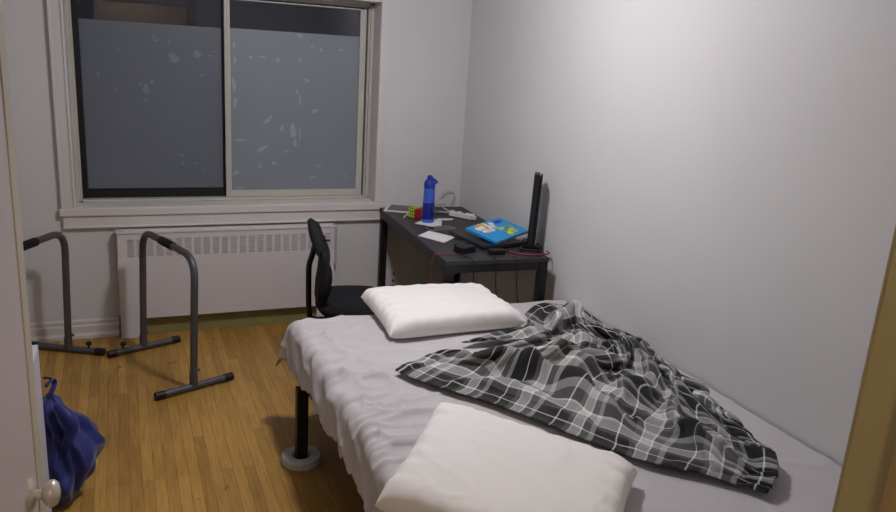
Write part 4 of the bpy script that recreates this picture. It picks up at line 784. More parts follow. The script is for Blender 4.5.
-10,-11,-15,-32,1152,-28,-12,-2,-8,-9,-10,-10,-12,-12,-13,-12,-12,-13,-13,-13,-14,-10,-11,-12,-12,-11,-10,-7,-12,-12,-12,-12,-12,-11,-12,-12,-12,-13,-13,-14,-15,-15,-14,-14,-14,-15,-14,-15,-15,-15,-17,-16,-17,-16,-17,-15,-15,-17,-16,-17,
-16,-16,-16,-16,-16,-15,-16,-15,-14,-13,-12,-12,-11,-11,-11,-12,-13,-14,-13,-15,-19,-18,-12,-14,-12,-5,-11,-10,-15,-35,1154,-26,-10,-7,-5,-9,-8,-11,-11,-12,-12,-13,-12,-12,-13,-13,-13,-13,-13,-9,-10,-11,-12,-12,-11,-11,-10,-11,-12,-11,
-11,-12,-14,-14,-14,-13,-13,-12,-12,-13,-15,-15,-14,-15,-15,-16,-15,-17,-17,-16,-14,-15,-17,-16,-17,-17,-17,-16,-17,-16,-17,-16,-15,-16,-13,-13,-13,-11,-12,-12,-11,-13,-13,-11,-14,-18,-19,-20,-18,-7,-14,-11,-8,-11,-14,-32,1155,-26,-7,-11,
-1,-8,-10,-10,-11,-11,-12,-12,-13,-13,-13,-12,-13,-13,-12,-12,-12,-12,-9,-9,-12,-11,-11,-10,-11,-12,-13,-12,-13,-13,-12,-12,-12,-12,-13,-13,-14,-15,-13,-15,-15,-16,-18,-16,-15,-16,-17,-11,-17,-18,-17,-17,-17,-17,-17,-18,-16,-16,-15,-14,
-14,-13,-13,-12,-12,-12,-12,-13,-12,-14,-13,-18,-21,-20,-19,-14,-12,-7,-11,-13,-11,-33,1156,-22,-12,-8,-4,-2,-12,-9,-9,-10,-11,-12,-12,-14,-15,-14,-13,-11,-12,-11,-11,-11,-12,-11,-10,-10,-10,-11,-11,-10,-13,-12,-13,-11,-12,-12,-12,-12,
-13,-13,-14,-14,-14,-15,-15,-16,-17,-16,-17,-15,-16,-16,-16,-15,-17,-18,-18,-17,-17,-17,-17,-16,-15,-14,-14,-14,-12,-13,-12,-13,-13,-13,-12,-12,-17,-16,-23,-21,-18,-14,-13,-7,-11,-13,-15,-33,1155,-24,-5,-9,-9,-5,-4,-12,-7,-14,-1,-8,
-11,-15,-16,-16,-17,-9,-14,-12,-6,-11,-10,-12,-11,-12,-13,-5,-10,-10,-12,-12,-12,-12,-12,-13,-13,-13,-8,-14,-15,-14,-13,-14,-15,-16,-16,-16,-16,-16,-16,-16,-17,-16,-17,-18,-17,-16,-18,-18,-18,-16,-16,-15,-13,-14,-14,-13,-13,-13,-14,-11,
-12,-15,-15,-20,-23,-24,-19,-11,-12,-8,-11,-12,-14,-33,1151,-21,-9,-7,-8,-8,-8,-5,-14,-7,-17,-9,1,-5,-13,-16,-17,-17,-2,-15,-15,-14,-13,-12,-12,-10,-9,-9,-7,-6,-6,-12,-13,-12,-14,-14,-13,-10,-9,-13,-13,-12,-13,-14,-15,-16,
-16,-17,-15,-17,-16,-16,-16,-17,-18,-12,-17,-19,-20,-19,-17,-18,-16,-14,-15,-14,-14,-13,-14,-13,-11,-12,-15,-15,-20,-22,-19,-25,-23,-16,-7,-13,-10,-14,-7,-37,1153,-22,-7,-11,-3,-7,-6,-13,-6,-16,-10,-19,-16,-2,4,-3,-14,-17,-17,1,
-11,-15,-16,-14,-11,-10,-7,-10,-7,-8,-8,-9,-11,-11,-13,-13,-12,-9,-13,-12,-11,-11,-13,-16,-16,-18,-16,-17,-16,-16,-16,-16,-17,-17,-18,-20,-20,-19,-12,-20,-16,-16,-15,-16,-14,-15,-13,-14,-14,-9,-12,-15,-18,-17,-22,-21,-18,-25,-23,-18,
-13,-7,-7,-13,-15,-28,1137,-12,-11,-8,-7,-3,-9,-5,-13,-13,-15,-17,-17,-13,-8,0,4,-7,-16,-16,4,-7,-12,-12,-12,-10,-9,-8,-6,-6,-7,-9,-12,-13,-14,-14,-13,-11,-10,-10,-12,-12,-14,-17,-17,-18,-18,-17,-16,-16,-17,-16,-17,-18,
-19,-19,-22,-18,-16,-16,-16,-15,-16,-14,-15,-14,-14,-14,-12,-14,-9,-16,-18,-21,-18,-25,-15,-28,-23,-18,-13,-10,-5,-12,-11,-42,1143,-21,-4,-8,-9,-2,-2,-14,-5,-10,-18,-16,-17,-10,-10,-13,-7,-3,-1,-12,-15,8,-14,-10,-11,-10,-8,3,
-12,-5,-5,-7,-9,-12,-14,-13,-13,-11,-12,-11,-12,-13,-16,-18,-18,-18,-19,-17,-16,-17,-16,-17,-16,-18,-20,-22,-18,-17,-17,-13,-16,-18,-17,-14,-21,-22,2,-13,-15,-12,-8,-18,-16,-20,-25,-23,-12,-31,-28,-19,-10,-12,-11,-5,-17,-36,1138,-21,
-2,-9,-6,-8,-4,-2,-16,-9,-5,-10,-18,-12,-12,-9,-12,-10,-10,-7,-7,-8,3,-12,-8,2,-10,-10,2,-11,-10,-9,-10,-10,-12,-12,-12,-11,-12,-12,-14,-16,-18,-19,-17,-18,-17,-16,-16,-16,-16,-17,-18,-18,-20,-18,-16,-18,-13,-14,-16,-20,
-23,-22,-20,-4,-8,-13,-12,-14,-17,-16,-6,-22,-21,-27,-12,-32,-29,-22,-15,-6,-15,-7,-6,-39,1123,-13,-5,-12,-1,-2,-12,-8,-4,-13,-13,-2,1,-9,-10,-11,-12,-12,-12,-10,-10,-4,-8,-3,-6,-7,-7,-7,-8,-6,-8,-9,-9,-10,-11,-12,
-15,-18,-5,-16,-18,-19,-17,-17,-16,-14,-15,-15,-16,-16,-16,-17,-17,-18,-19,-19,-21,-20,-6,-7,-21,-20,-22,-24,-18,-2,-9,-14,-14,-17,-17,-18,-5,-21,-19,-27,-13,-33,-30,-22,-17,-12,-7,-15,-5,-35,1114,-6,-12,-3,-12,-2,-1,-9,-14,-10,
-2,-14,-4,-1,-14,-5,-12,-11,-10,-7,4,-2,-12,-11,-13,1,-5,-8,-9,-3,-9,-11,-12,-13,-13,-15,-14,-14,-5,-19,-17,-16,-15,-15,-15,-16,-15,-11,-16,-17,-17,-17,-17,-18,-22,-24,-22,-20,2,-19,-6,-20,-23,-24,-15,-3,-23,-17,-4,-18,
-17,-17,-6,-19,-19,-27,-16,-31,-30,-23,-17,-12,-11,-8,-16,-36,1114,-11,-13,-2,-6,-10,-5,-3,-7,-1,-13,-3,-11,-11,0,-12,-9,-4,-9,-3,-12,-6,7,-12,-3,-14,-4,-4,-11,-8,-13,-14,-15,-13,-13,-10,-10,-11,-11,-12,-14,-16,-16,-17,
-18,-16,-4,-17,-16,-17,-16,-17,-15,-18,-20,-23,-24,-21,-3,-18,-4,-20,-22,-24,-10,-12,-23,-20,-2,-18,-16,-17,-12,-20,-15,-25,-19,-30,-28,-23,-18,-13,-8,-12,-7,-43,1096,-1,-8,-11,-3,-10,-2,5,-12,-8,-3,-14,-6,0,-11,-8,0,-5,
-9,-9,-5,-1,-9,1,-7,-13,-12,-10,-2,-11,-12,-13,-12,-10,-9,-10,-11,-12,-12,-13,-15,-16,-17,-18,-16,-16,-12,-11,-15,-17,-16,-13,-15,-14,-21,-22,-23,-22,-16,-13,-5,-20,-22,-22,-6,-26,-17,-14,-6,-18,-17,-18,-18,-20,-14,-24,-20,-30,
-27,-20,-17,-13,-11,-9,-13,-36,1080,-6,-5,-9,-2,-10,-4,9,-3,-13,-12,-4,-14,6,-7,-6,-11,1,-12,4,5,-4,-9,-14,-15,-1,-13,1,-11,-8,-11,-9,-9,-8,-11,-10,-10,-12,-11,-13,-15,-18,-18,-19,-17,-17,-15,-13,-13,-15,-13,-16,
-12,-9,-20,-24,-23,-23,-17,-17,-10,-20,-21,-21,-17,-18,-14,-13,-10,-17,-18,-19,-19,-18,-22,-23,-21,-28,-23,-19,-16,-13,-11,-12,-12,-34,1074,-11,-1,-9,-11,-8,-3,8,3,-10,-11,-12,-12,0,3,-10,-9,0,-13,-8,9,-15,7,-10,-10,-13,
-11,-3,9,-15,0,-8,-8,-8,-9,-9,-8,-8,-11,-14,-16,-19,-20,-19,-19,-17,-14,-15,-16,-14,-16,-15,-15,-15,-3,-23,-27,-21,-23,-17,-16,-18,-21,-19,-16,-23,-10,-14,-12,-18,-18,-20,-18,-21,-22,-21,-29,-22,-22,-19,-15,-12,-11,-11,-12,-37,
1052,-6,1,-3,-6,-12,-1,10,-11,1,-9,-18,-6,-9,10,-8,-12,4,-7,-9,-4,-11,-10,-1,-12,-2,-11,-2,1,3,-2,-7,-6,-10,-12,-12,-14,-13,-10,-4,-9,-13,-16,-20,-19,-18,-17,-17,-16,-16,-14,-15,-15,-8,-13,-16,-24,-27,-23,-20,
-17,-18,-19,-20,-18,-22,-9,-14,-15,-17,-19,-19,-19,-22,-24,-26,-22,-24,-22,-17,-13,-12,-11,-12,-10,-38,1030,-6,9,-2,-4,-15,-1,9,1,-19,-2,-12,-16,-5,11,3,-12,-10,6,-12,-8,-11,-2,-12,-4,-12,-1,-9,13,-9,-1,6,-12,-13,
-11,-12,-12,-14,-12,-12,-9,-6,-10,-12,-19,-19,-18,-17,-15,-14,-15,-14,-12,-14,-17,-13,-22,-24,-26,-21,-17,-18,-18,-23,-19,-19,-8,-14,-16,-17,-20,-20,-20,-25,-23,-24,-25,-24,-20,-15,-14,-12,-11,-10,-11,-39,1019,-18,8,7,-3,-12,-5,9,
6,-16,-11,1,-16,-13,-2,13,-2,-11,-8,-5,-12,3,-13,2,-10,-11,-8,3,11,-2,-8,-11,5,-11,-10,-12,-13,-14,-14,-13,-14,-14,-11,-10,-4,-19,-18,-12,-16,-14,-15,-13,-14,-16,-18,-18,-20,-23,-22,-23,-18,-17,-22,-15,-22,-17,-8,-15,
-16,-17,-20,-20,-23,-26,-22,-26,-26,-22,-20,-13,-14,-13,-11,-9,-10,-40,1014,-22,-6,6,8,-6,-12,5,7,-1,-17,0,-9,-6,-9,6,-6,-6,-3,-9,-6,-6,-5,-12,5,-10,8,-9,6,-5,-12,-5,-10,1,-10,-13,-11,-10,-13,-12,-9,-15,
-16,-17,-15,-4,-18,-17,-5,-14,-15,-15,-15,-17,-17,-19,-15,-24,-27,-24,-17,-17,-21,-10,-23,-18,-7,-18,-18,-15,-19,-20,-23,-28,-22,-28,-26,-21,-18,-13,-14,-13,-11,-12,-6,-41,1010,-25,-14,1,7,4,-14,-2,7,10,-10,-13,9,-1,-9,-6,
-6,-9,4,3,-15,-6,-10,-10,-7,9,5,0,-13,-9,-11,3,-13,-12,-6,-3,-12,-6,-10,-10,-12,-16,-16,-17,-18,-18,-8,-6,-14,-14,-13,-16,-14,-16,-18,-18,-12,-26,-29,-24,-16,-17,-20,-6,-23,-21,-8,-18,-19,-17,-19,-19,-22,-27,-23,-29,
-24,-20,-18,-14,-13,-11,-11,-11,-9,-42,998,-19,-19,-6,9,7,-6,-14,6,12,-3,-14,16,-3,-6,-8,-8,-9,-3,13,-4,-15,-9,-9,-6,-10,2,-3,8,-7,-11,-15,1,-17,-10,-8,-1,-12,-15,-1,-4,-15,-17,-18,-18,-14,-13,-18,-13,-14,
-13,-8,-13,-14,-17,-18,-12,-27,-30,-18,-18,-17,-20,-3,-20,-25,-11,-18,-17,-17,-19,-20,-23,-25,-26,-27,-23,-19,-17,-14,-14,-11,-10,-11,-12,-42,986,-20,-17,-8,7,9,-1,-14,-5,9,-11,11,-3,7,-2,-9,-14,-5,-4,-6,13,-1,-6,-10,
-12,-5,-12,-2,-11,-1,-6,-12,9,-14,-12,-12,-5,-2,-15,-9,12,-17,-17,-18,-17,-17,-17,-17,-18,-3,-18,-17,-10,-6,-16,-18,-14,-29,-20,-20,-19,-17,-20,1,-18,-27,-14,-19,-17,-17,-19,-19,-26,-24,-28,-24,-22,-18,-17,-14,-13,-11,-10,-11,
-14,-44,973,-13,-18,-15,4,6,8,-5,-14,-6,10,-15,4,7,1,-15,-17,2,1,-3,0,6,-3,0,-5,-14,-10,-15,-10,-8,-4,4,-1,-2,-17,-9,-11,2,-8,-12,15,-17,-19,-19,-9,-17,-18,-18,-11,-12,-17,-18,-13,-10,-9,-18,-20,-23,
-13,-23,-18,-17,-21,4,-16,-29,-16,-19,-17,-18,-18,-22,-25,-27,-27,-22,-20,-17,-17,-14,-18,-12,-6,-10,-14,-43,946,-4,-11,-17,-3,1,4,3,1,-9,-11,9,-8,6,-8,-21,-9,4,3,-4,9,8,-2,-8,-7,-3,-15,-12,-15,-8,-6,-1,
2,8,-14,-10,-13,-7,1,-10,17,-15,-20,-20,-6,-16,-17,-18,-19,-17,-7,-18,-15,-9,-8,-18,-21,-11,-21,-23,-20,-18,-18,7,-16,-29,-19,-18,-17,-17,-20,-24,-27,-27,-23,-22,-18,-17,-18,-17,-15,-12,-12,-12,-13,-41,928,-9,5,-6,-11,-12,
-5,4,0,-1,3,-1,-1,-14,-12,-10,0,5,5,-8,5,12,0,-13,-10,-2,-6,-18,-5,-9,-8,-2,0,9,-6,-13,-9,-13,-3,-5,19,-11,-19,-19,-18,-8,-13,-16,-18,-19,-18,-12,-2,-18,-10,-18,-12,-27,-18,-20,-19,-10,-19,7,-21,-25,
-21,-17,-18,-18,-22,-25,-27,-25,-22,-21,-18,-17,-19,-18,-19,-8,-11,-11,-15,-45,913,-11,-5,-2,-3,4,-12,-5,-3,-4,7,3,-5,-10,-11,-1,0,3,7,1,-10,0,5,-9,-13,-9,-7,2,-12,-2,-2,-9,-1,1,8,-13,-8,-14,-12,-2,
19,0,-21,-20,-17,-16,-9,-18,-16,-12,-19,-10,0,-18,-16,-17,-17,-26,-15,-20,-14,-11,-18,7,-30,-22,-17,-18,-17,-20,-24,-27,-26,-21,-24,-18,-18,-18,-21,-19,-19,-12,-8,-10,-12,-45,918,-8,-10,-6,-6,-6,5,-7,-5,-12,0,-4,-3,-10,
-2,-9,3,3,5,3,-5,-11,4,-3,-4,-10,-9,4,-10,-5,6,-10,-5,2,7,-8,-13,-9,-14,-9,18,11,-19,-16,-21,-19,-13,-18,-10,-12,-19,-8,1,-19,-16,-17,-18,-25,-26,-12,-3,-17,-10,-10,-27,-19,-16,-18,-18,-21,-26,-26,-22,-24,
-22,-20,-17,-19,-21,-19,-19,-10,-9,-10,-13,-45,914,-9,-4,-7,-7,2,-9,-4,-9,-9,-7,0,-9,-12,-2,0,-9,-4,2,2,-6,7,-6,-1,4,3,-7,-5,-2,-1,-8,0,-9,-2,0,1,-12,-7,-14,-15,11,18,-4,-20,-20,-19,-18,-11,
-16,-16,-7,-13,-2,-18,-16,-18,-14,-24,-22,-21,-15,-5,2,-27,-21,-14,-20,-17,-17,-23,-26,-26,-22,-27,-20,-20,-18,-19,-21,-19,-18,-8,-9,-11,-16,-45,892,8,-3,-4,-8,-8,4,-13,-13,-8,-17,10,7,-12,-12,-7,0,-8,-7,-3,-5,-3,
5,3,13,12,-1,-8,-5,1,-6,-2,-10,-6,8,-9,-11,-11,-8,-13,-2,12,15,-17,-20,-15,-17,-16,-16,-7,-18,-2,-20,-15,-16,-13,-10,-22,-24,-14,-16,-1,-23,-22,-18,-22,-11,-17,-17,-21,-28,-22,-28,-26,-21,-20,-17,-19,-22,-19,-17,-7,
-11,-14,-17,-47,883,4,6,-9,-14,7,-3,-15,-16,-16,-4,12,11,-1,-10,-9,-8,-9,-1,4,-4,-3,-4,4,11,14,-3,-4,-3,-7,7,-11,-6,-7,0,-4,-12,-10,-10,-4,-12,5,8,11,-19,-19,-17,-16,-15,-16,-15,-13,-11,-9,-12,-12,
-17,-21,-22,-19,-7,-19,-23,-21,-24,-1,-17,-18,-22,-18,-29,-22,-29,-26,-20,-21,-18,-19,-23,-16,-14,-10,-11,-15,-18,-48,871,2,10,-12,-10,-6,4,-9,-12,-16,-4,5,11,-1,-9,-10,-6,5,5,5,-2,-3,-2,3,0,4,11,-4,-4,-2,
-6,5,-12,-3,-4,-9,-10,-9,-7,-3,-13,-3,8,11,-9,-17,-18,-16,-16,-15,-13,-11,-14,-17,-17,-15,-17,-17,-16,-19,-15,-19,-23,-24,-6,-10,-17,-20,-22,-18,-29,-23,-29,-25,-21,-20,-19,-19,-22,-14,-12,-12,-12,-16,-18,-48,872,-2,1,-10,
-11,-4,-5,1,-16,-9,4,11,-3,-10,-6,0,0,-4,-5,3,9,10,2,1,0,-3,6,6,-4,-5,-8,4,-10,2,-6,-9,-9,-9,-7,-5,-3,-11,0,6,6,-19,-18,-17,-14,-13,-13,-15,-17,-17,-17,-18,-19,-18,-16,-15,-17,-22,-23,-8,
-10,-16,-19,-20,-17,-27,-29,-23,-28,-23,-21,-19,-20,-21,-19,-11,-13,-13,-14,-17,-17,-50,875,-3,-8,-7,-3,-4,-10,-8,-3,-7,8,-3,-10,1,-4,2,-3,1,6,4,2,-4,6,9,1,-2,-2,2,0,-5,2,-7,2,-9,5,-9,-9,-8,
-7,0,-3,-10,-8,3,5,-16,-17,-18,-16,-15,-15,-14,-16,-18,-18,-18,-16,-18,-18,-18,-20,-24,-9,-8,-17,-16,-20,-18,-22,-31,-23,-29,-27,-19,-20,-20,-21,-22,-14,-10,-14,-14,-15,-18,-19,-53,878,-7,-4,-1,-3,-2,-7,-5,-3,-8,-8,-8,
-2,4,3,-1,-8,9,0,1,3,4,-4,6,11,0,-4,-4,4,3,-5,0,-10,-3,8,-5,-10,-8,-5,1,-3,-7,-13,2,0,-12,-20,-17,-18,-16,-17,-13,-17,-18,-17,-15,-18,-20,-17,-18,-22,-27,-2,-16,-18,-13,-17,-21,-29,-25,-29,-28,
-19,-19,-20,-22,-22,-22,-8,-11,-15,-14,-16,-20,-20,-52,871,6,-1,0,-2,-2,-4,-4,-5,-2,-6,-7,-6,3,1,0,-7,-4,2,2,2,0,5,-3,0,10,0,-5,-2,-3,6,-6,4,-2,-1,4,-9,-9,-4,-3,-4,-5,-6,-15,2,-20,
-12,-10,-17,-18,-17,-18,-17,-16,-14,-18,-21,-19,-15,-19,-25,-27,9,-18,-21,-19,-17,-28,-24,-30,-30,-17,-19,-20,-21,-23,-25,-18,-5,-13,-17,-14,-16,-22,-20,-53,879,10,-3,4,1,-2,-4,-4,-3,-5,1,-3,-4,-2,-2,0,-6,-5,-4,-3,
0,3,2,-1,-1,0,7,-2,-3,-3,-5,6,5,2,-4,2,-5,-9,-2,-1,-3,-6,-6,-16,-19,-9,-2,-22,-12,-17,-18,-17,-17,-14,-19,-21,-21,-18,-19,-19,-26,-23,2,-5,-23,-21,-24,-24,-31,-31,-17,-18,-20,-21,-21,-25,-27,-15,-2,-17,
-18,-15,-17,-22,-17,-56,875,26,-5,0,4,0,-3,-4,-6,0,-8,5,1,-6,-1,-9,-10,6,5,-8,0,-6,-3,8,-2,-6,-1,8,2,-6,-7,4,2,6,3,-5,-2,-6,0,0,-3,-5,-9,-16,-20,-14,-3,-22,-9,-15,-17,-16,-18,-19,
-20,-21,-21,-20,-20,-21,-25,-23,-7,-5,-16,-18,-23,-31,-31,-19,-19,-20,-21,-20,-23,-26,-27,-11,-4,-19,-19,-15,-18,-23,-15,-56,883,17,3,-6,7,-1,-8,3,-5,-4,-4,-6,10,1,-7,-8,-6,-7,1,16,0,-11,1,0,-5,-3,-6,-3,
8,6,-4,-1,-2,2,10,-6,0,-5,2,0,-5,-5,-8,-17,-21,-16,-7,-18,-20,-16,-12,-17,-18,-16,-19,-24,-17,-18,-20,-21,-28,-20,-7,-1,-22,-25,-21,-28,-28,-17,-20,-23,-22,-18,-24,-29,-21,-20,4,-20,-20,-17,-19,-22,-14,-57,884,20,
-2,2,-6,-4,8,-7,1,-4,0,-6,-9,0,2,1,-4,-6,-6,6,9,12,-11,-5,-1,1,-7,0,-8,-4,-1,3,4,10,3,-2,-3,4,-10,-13,-14,9,1,-20,-15,-18,-15,-15,-20,-13,-17,-12,-15,-16,-19,-21,-23,-16,-20,-21,-29,-24,
-5,3,-17,-32,-21,-30,-22,-28,-16,-23,-18,-20,-23,-26,-26,-10,-9,-13,-21,-20,-18,-22,-16,-54,884,22,0,-1,-1,-6,-1,2,0,1,-6,-1,-7,-11,-7,-4,-7,11,3,8,-2,3,9,4,-7,-3,2,2,-5,-6,-3,3,5,5,-2,-6,
-8,-14,-9,-11,-2,4,10,-15,-25,-18,-17,-17,-19,-14,-10,-8,-9,-20,-22,-21,-19,-19,-19,-23,-18,-33,-10,-7,-5,-32,-21,-33,-28,-22,-16,-21,-21,-19,-23,-29,-21,-20,-11,-7,-18,-22,-15,-22,-15,-58,891,16,-9,-2,2,11,-3,8,-1,-4,
5,-4,0,-11,-10,-7,-7,-5,9,10,2,-1,9,3,3,-3,-2,2,4,-5,-4,-7,-4,-4,-4,-4,-4,-3,-4,-7,-7,3,-10,-3,-19,-20,-21,-20,-18,-2,-12,-4,-15,-19,-25,-21,-20,-19,-21,-23,-19,-26,-21,-1,-8,-36,-19,-32,-28,-20,
-18,-19,-24,-26,-22,-25,-25,-11,-7,-10,-25,-21,-14,-21,-16,-56,897,-2,4,3,6,4,4,-5,4,8,0,4,-6,-7,-5,-3,-6,-1,0,3,-1,-8,-6,9,6,7,5,4,3,-4,0,-2,-4,-3,-3,-4,-4,-3,-8,-7,-11,-11,-4,-14,
-15,-22,-18,-16,-22,-13,7,-11,-13,-20,-23,-24,-20,-21,-21,-24,-21,-22,-24,-4,-7,-27,-29,-31,-24,-19,-18,-24,-26,-28,-20,-31,-12,-7,-11,-11,-36,-19,-12,-19,-16,-57,904,-1,2,6,5,4,-4,1,7,5,3,2,-2,-5,-4,-4,4,-4,
4,-2,-5,0,-2,4,1,6,0,4,6,-3,0,1,-1,-2,-2,-4,-5,-4,-8,-11,-12,-11,-11,-13,-14,-17,-19,-13,-18,-18,-9,0,-18,-22,-24,-24,-19,-20,-20,-22,-26,-21,-22,-15,1,-30,-29,-29,-23,-19,-18,-22,-26,-24,-34,-18,-12,-9,
-20,-6,-34,-24,-11,-19,-15,-58,909,-4,5,0,6,7,-5,3,0,11,4,3,-3,-9,5,-2,-3,8,4,5,-3,7,-5,2,1,3,-1,3,-4,-3,2,-3,0,-1,-2,-2,-7,-5,-14,-2,-14,-11,-11,-12,-16,-15,-17,-16,-16,-13,-19,-10,
-14,-21,-16,-26,-27,-20,-20,-22,-21,-24,-25,-16,-1,-31,-30,-29,-17,-17,-19,-23,-25,-30,-36,-5,-20,-3,-18,-16,-32,-15,-20,-18,-18,-58,914,-6,6,-1,4,8,-2,3,-2,3,11,7,-1,-7,3,0,-4,-3,13,2,-1,8,7,3,10,-8,
10,0,-7,-8,-1,-7,-3,0,-2,-2,-2,-6,-13,-9,-10,-14,-21,-1,-9,-15,-17,-20,-20,-12,-19,-15,-21,-20,-21,-17,-25,-19,-18,-24,-24,-17,-24,-22,-9,-16,-39,-28,-12,-16,-18,-27,-28,-32,-35,-17,-4,-18,-6,-34,-27,-1,-21,-19,-19,-58,
916,-7,6,2,0,7,2,4,0,-4,7,11,8,2,-2,1,-2,-2,2,5,-2,-3,3,5,4,1,7,8,7,-12,0,1,-10,-10,-10,7,-4,-1,-5,-11,-11,-21,-21,-9,-5,-17,-12,-17,-17,-17,-18,-15,-17,-26,-18,-22,-27,-16,-19,-21,
-24,-17,-22,-21,-14,-26,-34,-22,-13,-15,-18,-25,-33,-34,-32,-14,-2,-14,-34,-15,-21,-5,-28,-18,-13,-63,917,-5,4,4,-3,4,7,4,3,-7,6,8,14,11,6,2,-1,-5,0,1,-2,-3,-4,7,-5,5,9,4,2,1,-1,1,-2,-8,
-8,-14,-8,-5,3,-6,-18,-21,-15,4,-18,-19,-16,-12,-14,-16,-17,-15,-18,-19,-31,-22,-27,-14,-20,-21,-23,-14,-22,-22,-18,-29,-34,-11,-16,-16,-19,-27,-32,-34,-32,-12,-10,-18,-16,-25,-20,-10,-27,-19,-26,-49,919,-1,3,4,-2,-3,7,7,
6,-5,6,0,5,5,13,13,11,5,0,-1,3,-1,-2,-10,3,-7,5,9,7,-7,10,-2,-6,-7,-8,-9,-11,-10,-13,-10,-4,-19,-15,-13,9,-19,-27,-17,-16,-14,-16,-12,-16,-25,-18,-29,-25,-22,-14,-24,-22,-14,-22,-20,-19,-30,-33,-9,
-18,-17,-21,-28,-25,-39,-29,-14,-6,-19,-19,-31,-21,-18,-16,-17,-13,-56,908,9,2,5,1,-8,1,7,7,4,0,9,4,6,-5,8,9,11,9,9,6,7,6,-2,-2,5,-2,10,9,-10,-3,5,-11,-12,-13,-12,-12,-12,-13,-14,-13,-13,
-8,-13,-14,-11,-4,-29,-14,-24,-14,-17,-13,-23,-30,-11,-31,-27,-8,-23,-24,-14,-19,-21,-22,-28,-32,-14,-21,-12,-26,-20,-33,-30,-31,-12,-9,-14,-22,-29,-20,-22,-21,-10,-14,-55,907,2,9,6,-2,1,-8,4,8,3,4,5,10,-2,6,5,
10,11,11,10,8,7,7,8,5,7,5,9,2,-1,-5,0,-9,-15,-11,-13,-15,-14,-14,-14,-14,-11,-16,-10,-12,-12,-21,-16,-24,-18,-25,-16,-18,-22,-22,-16,-31,-23,-20,-13,-28,-15,-22,-19,-20,-24,-32,-12,-22,-21,-21,-24,-35,-31,-26,-6,
-9,-13,-27,-30,-18,-20,-23,-8,-16,-57,907,4,1,8,7,0,-6,3,5,6,1,-3,14,7,7,8,11,13,12,10,6,3,2,3,11,11,8,6,6,2,-3,-3,-12,-12,-15,-15,-5,-15,-19,-17,-17,-9,-7,-13,-16,-13,-19,-20,-19,-22,
-24,-22,-15,-20,-26,-18,-28,-25,-17,-24,-19,-12,-28,-19,-18,-22,-33,-13,-21,-21,-27,-26,-37,-33,-23,0,-6,-14,-24,-28,-24,-18,-22,-20,-8,-59,907,8,-7,9,8,6,1,2,7,5,-9,-3,15,11,10,11,9,9,7,5,0,12,-1,12,
5,12,-5,-2,2,2,6,15,-3,-18,-16,-7,-9,-15,-19,-14,-8,-10,-19,-21,-21,-18,-10,-21,-15,-17,-20,-25,-22,-18,-22,-25,-27,-18,-21,-18,-21,-24,-18,-23,-13,-25,-30,-17,-19,-21,-28,-34,-37,-31,-16,-2,-3,-14,-25,-27,-24,-20,-20,-17,
-13,-63,906,11,0,-1,7,10,9,7,5,3,-7,1,-2,-6,4,7,10,9,9,10,9,12,11,12,11,5,12,-5,-2,-1,-2,2,17,-3,-17,-2,-17,-15,-21,-14,-14,-14,-15,-17,-23,-23,-25,-19,-14,-14,-17,-21,-25,-21,-22,-20,-27,-20,
-16,-22,-22,-24,-23,-17,-8,-30,-27,-18,-21,-22,-29,-35,-39,-26,-10,-12,7,-21,-26,-24,-24,-20,-21,-18,-8,-68,905,2,7,7,9,5,3,3,7,6,5,1,1,-9,4,7,-2,9,9,9,12,11,13,13,12,11,6,7,1,-1,-1,-4,
-1,-3,-4,-7,-6,-4,-15,-21,-24,-16,-27,-10,-22,-20,-24,-25,-18,-20,-20,-11,-25,-23,-21,-18,-25,-20,-17,-23,-18,-31,-18,-19,-4,-31,-28,-20,-24,-28,-26,-36,-33,-23,-11,-6,3,-29,-25,-23,-25,-21,-19,-16,-14,-63,906,3,4,9,0,3,
8,9,7,7,3,0,0,-1,-6,14,-2,8,9,7,14,14,16,16,15,12,8,5,0,-4,-12,2,0,-2,-5,-6,-9,-5,-13,-19,-20,-15,-22,-25,-18,-15,-19,-23,-26,-19,-22,-21,-18,-22,-23,-22,-23,-20,-19,-25,-21,-28,-19,-12,-8,-32,
-28,-20,-22,-25,-33,-35,-30,-20,-9,-3,-5,-33,-28,-22,-26,-25,-20,-13,-14,-62,906,5,3,5,6,5,5,8,6,3,-5,1,0,3,8,8,7,8,8,10,13,15,16,17,17,17,1,3,2,0,1,4,-1,-12,-14,-17,9,-16,-15,-21,
-15,-12,-19,-20,-23,-18,-20,-20,-19,-26,-22,-23,-21,-21,-21,-22,-24,-25,-23,-21,-22,-22,-19,-16,-18,-24,-28,-20,-22,-24,-32,-35,-24,-21,-9,1,-25,-25,-29,-22,-26,-25,-17,-17,-12,-66,907,7,4,4,2,6,7,7,2,-1,-3,0,8,14,
12,9,8,8,8,10,12,15,17,17,17,14,12,8,5,-3,3,-6,-1,-18,-13,-11,-12,-11,-13,-14,-15,-18,-19,-21,-21,-21,-24,-19,-21,-17,-25,-22,-21,-23,-20,-21,-24,-26,-20,-23,-24,-24,-30,-10,-17,-21,-30,-15,-24,-24,-31,-35,-26,-18,
-5,-11,-35,-17,-26,-24,-25,-22,-17,-17,-15,-66,902,13,4,3,1,2,5,5,-4,1,6,11,13,15,14,11,9,5,13,11,12,15,17,17,16,14,12,8,4,1,-2,1,-8,-9,-9,-9,-11,-12,-14,-14,-17,-19,-21,-22,-25,-25,-25,-25,
-23,-23,-21,-23,-23,-20,-21,-22,-25,-24,-20,-22,-23,-27,-28,-23,-8,-22,-30,-14,-24,-21,-30,-32,-24,-19,-11,-21,-34,-14,-23,-26,-26,-23,-18,-16,-11,-68,901,14,6,3,1,1,1,0,4,7,9,13,13,15,14,7,0,0,35,11,11,13,
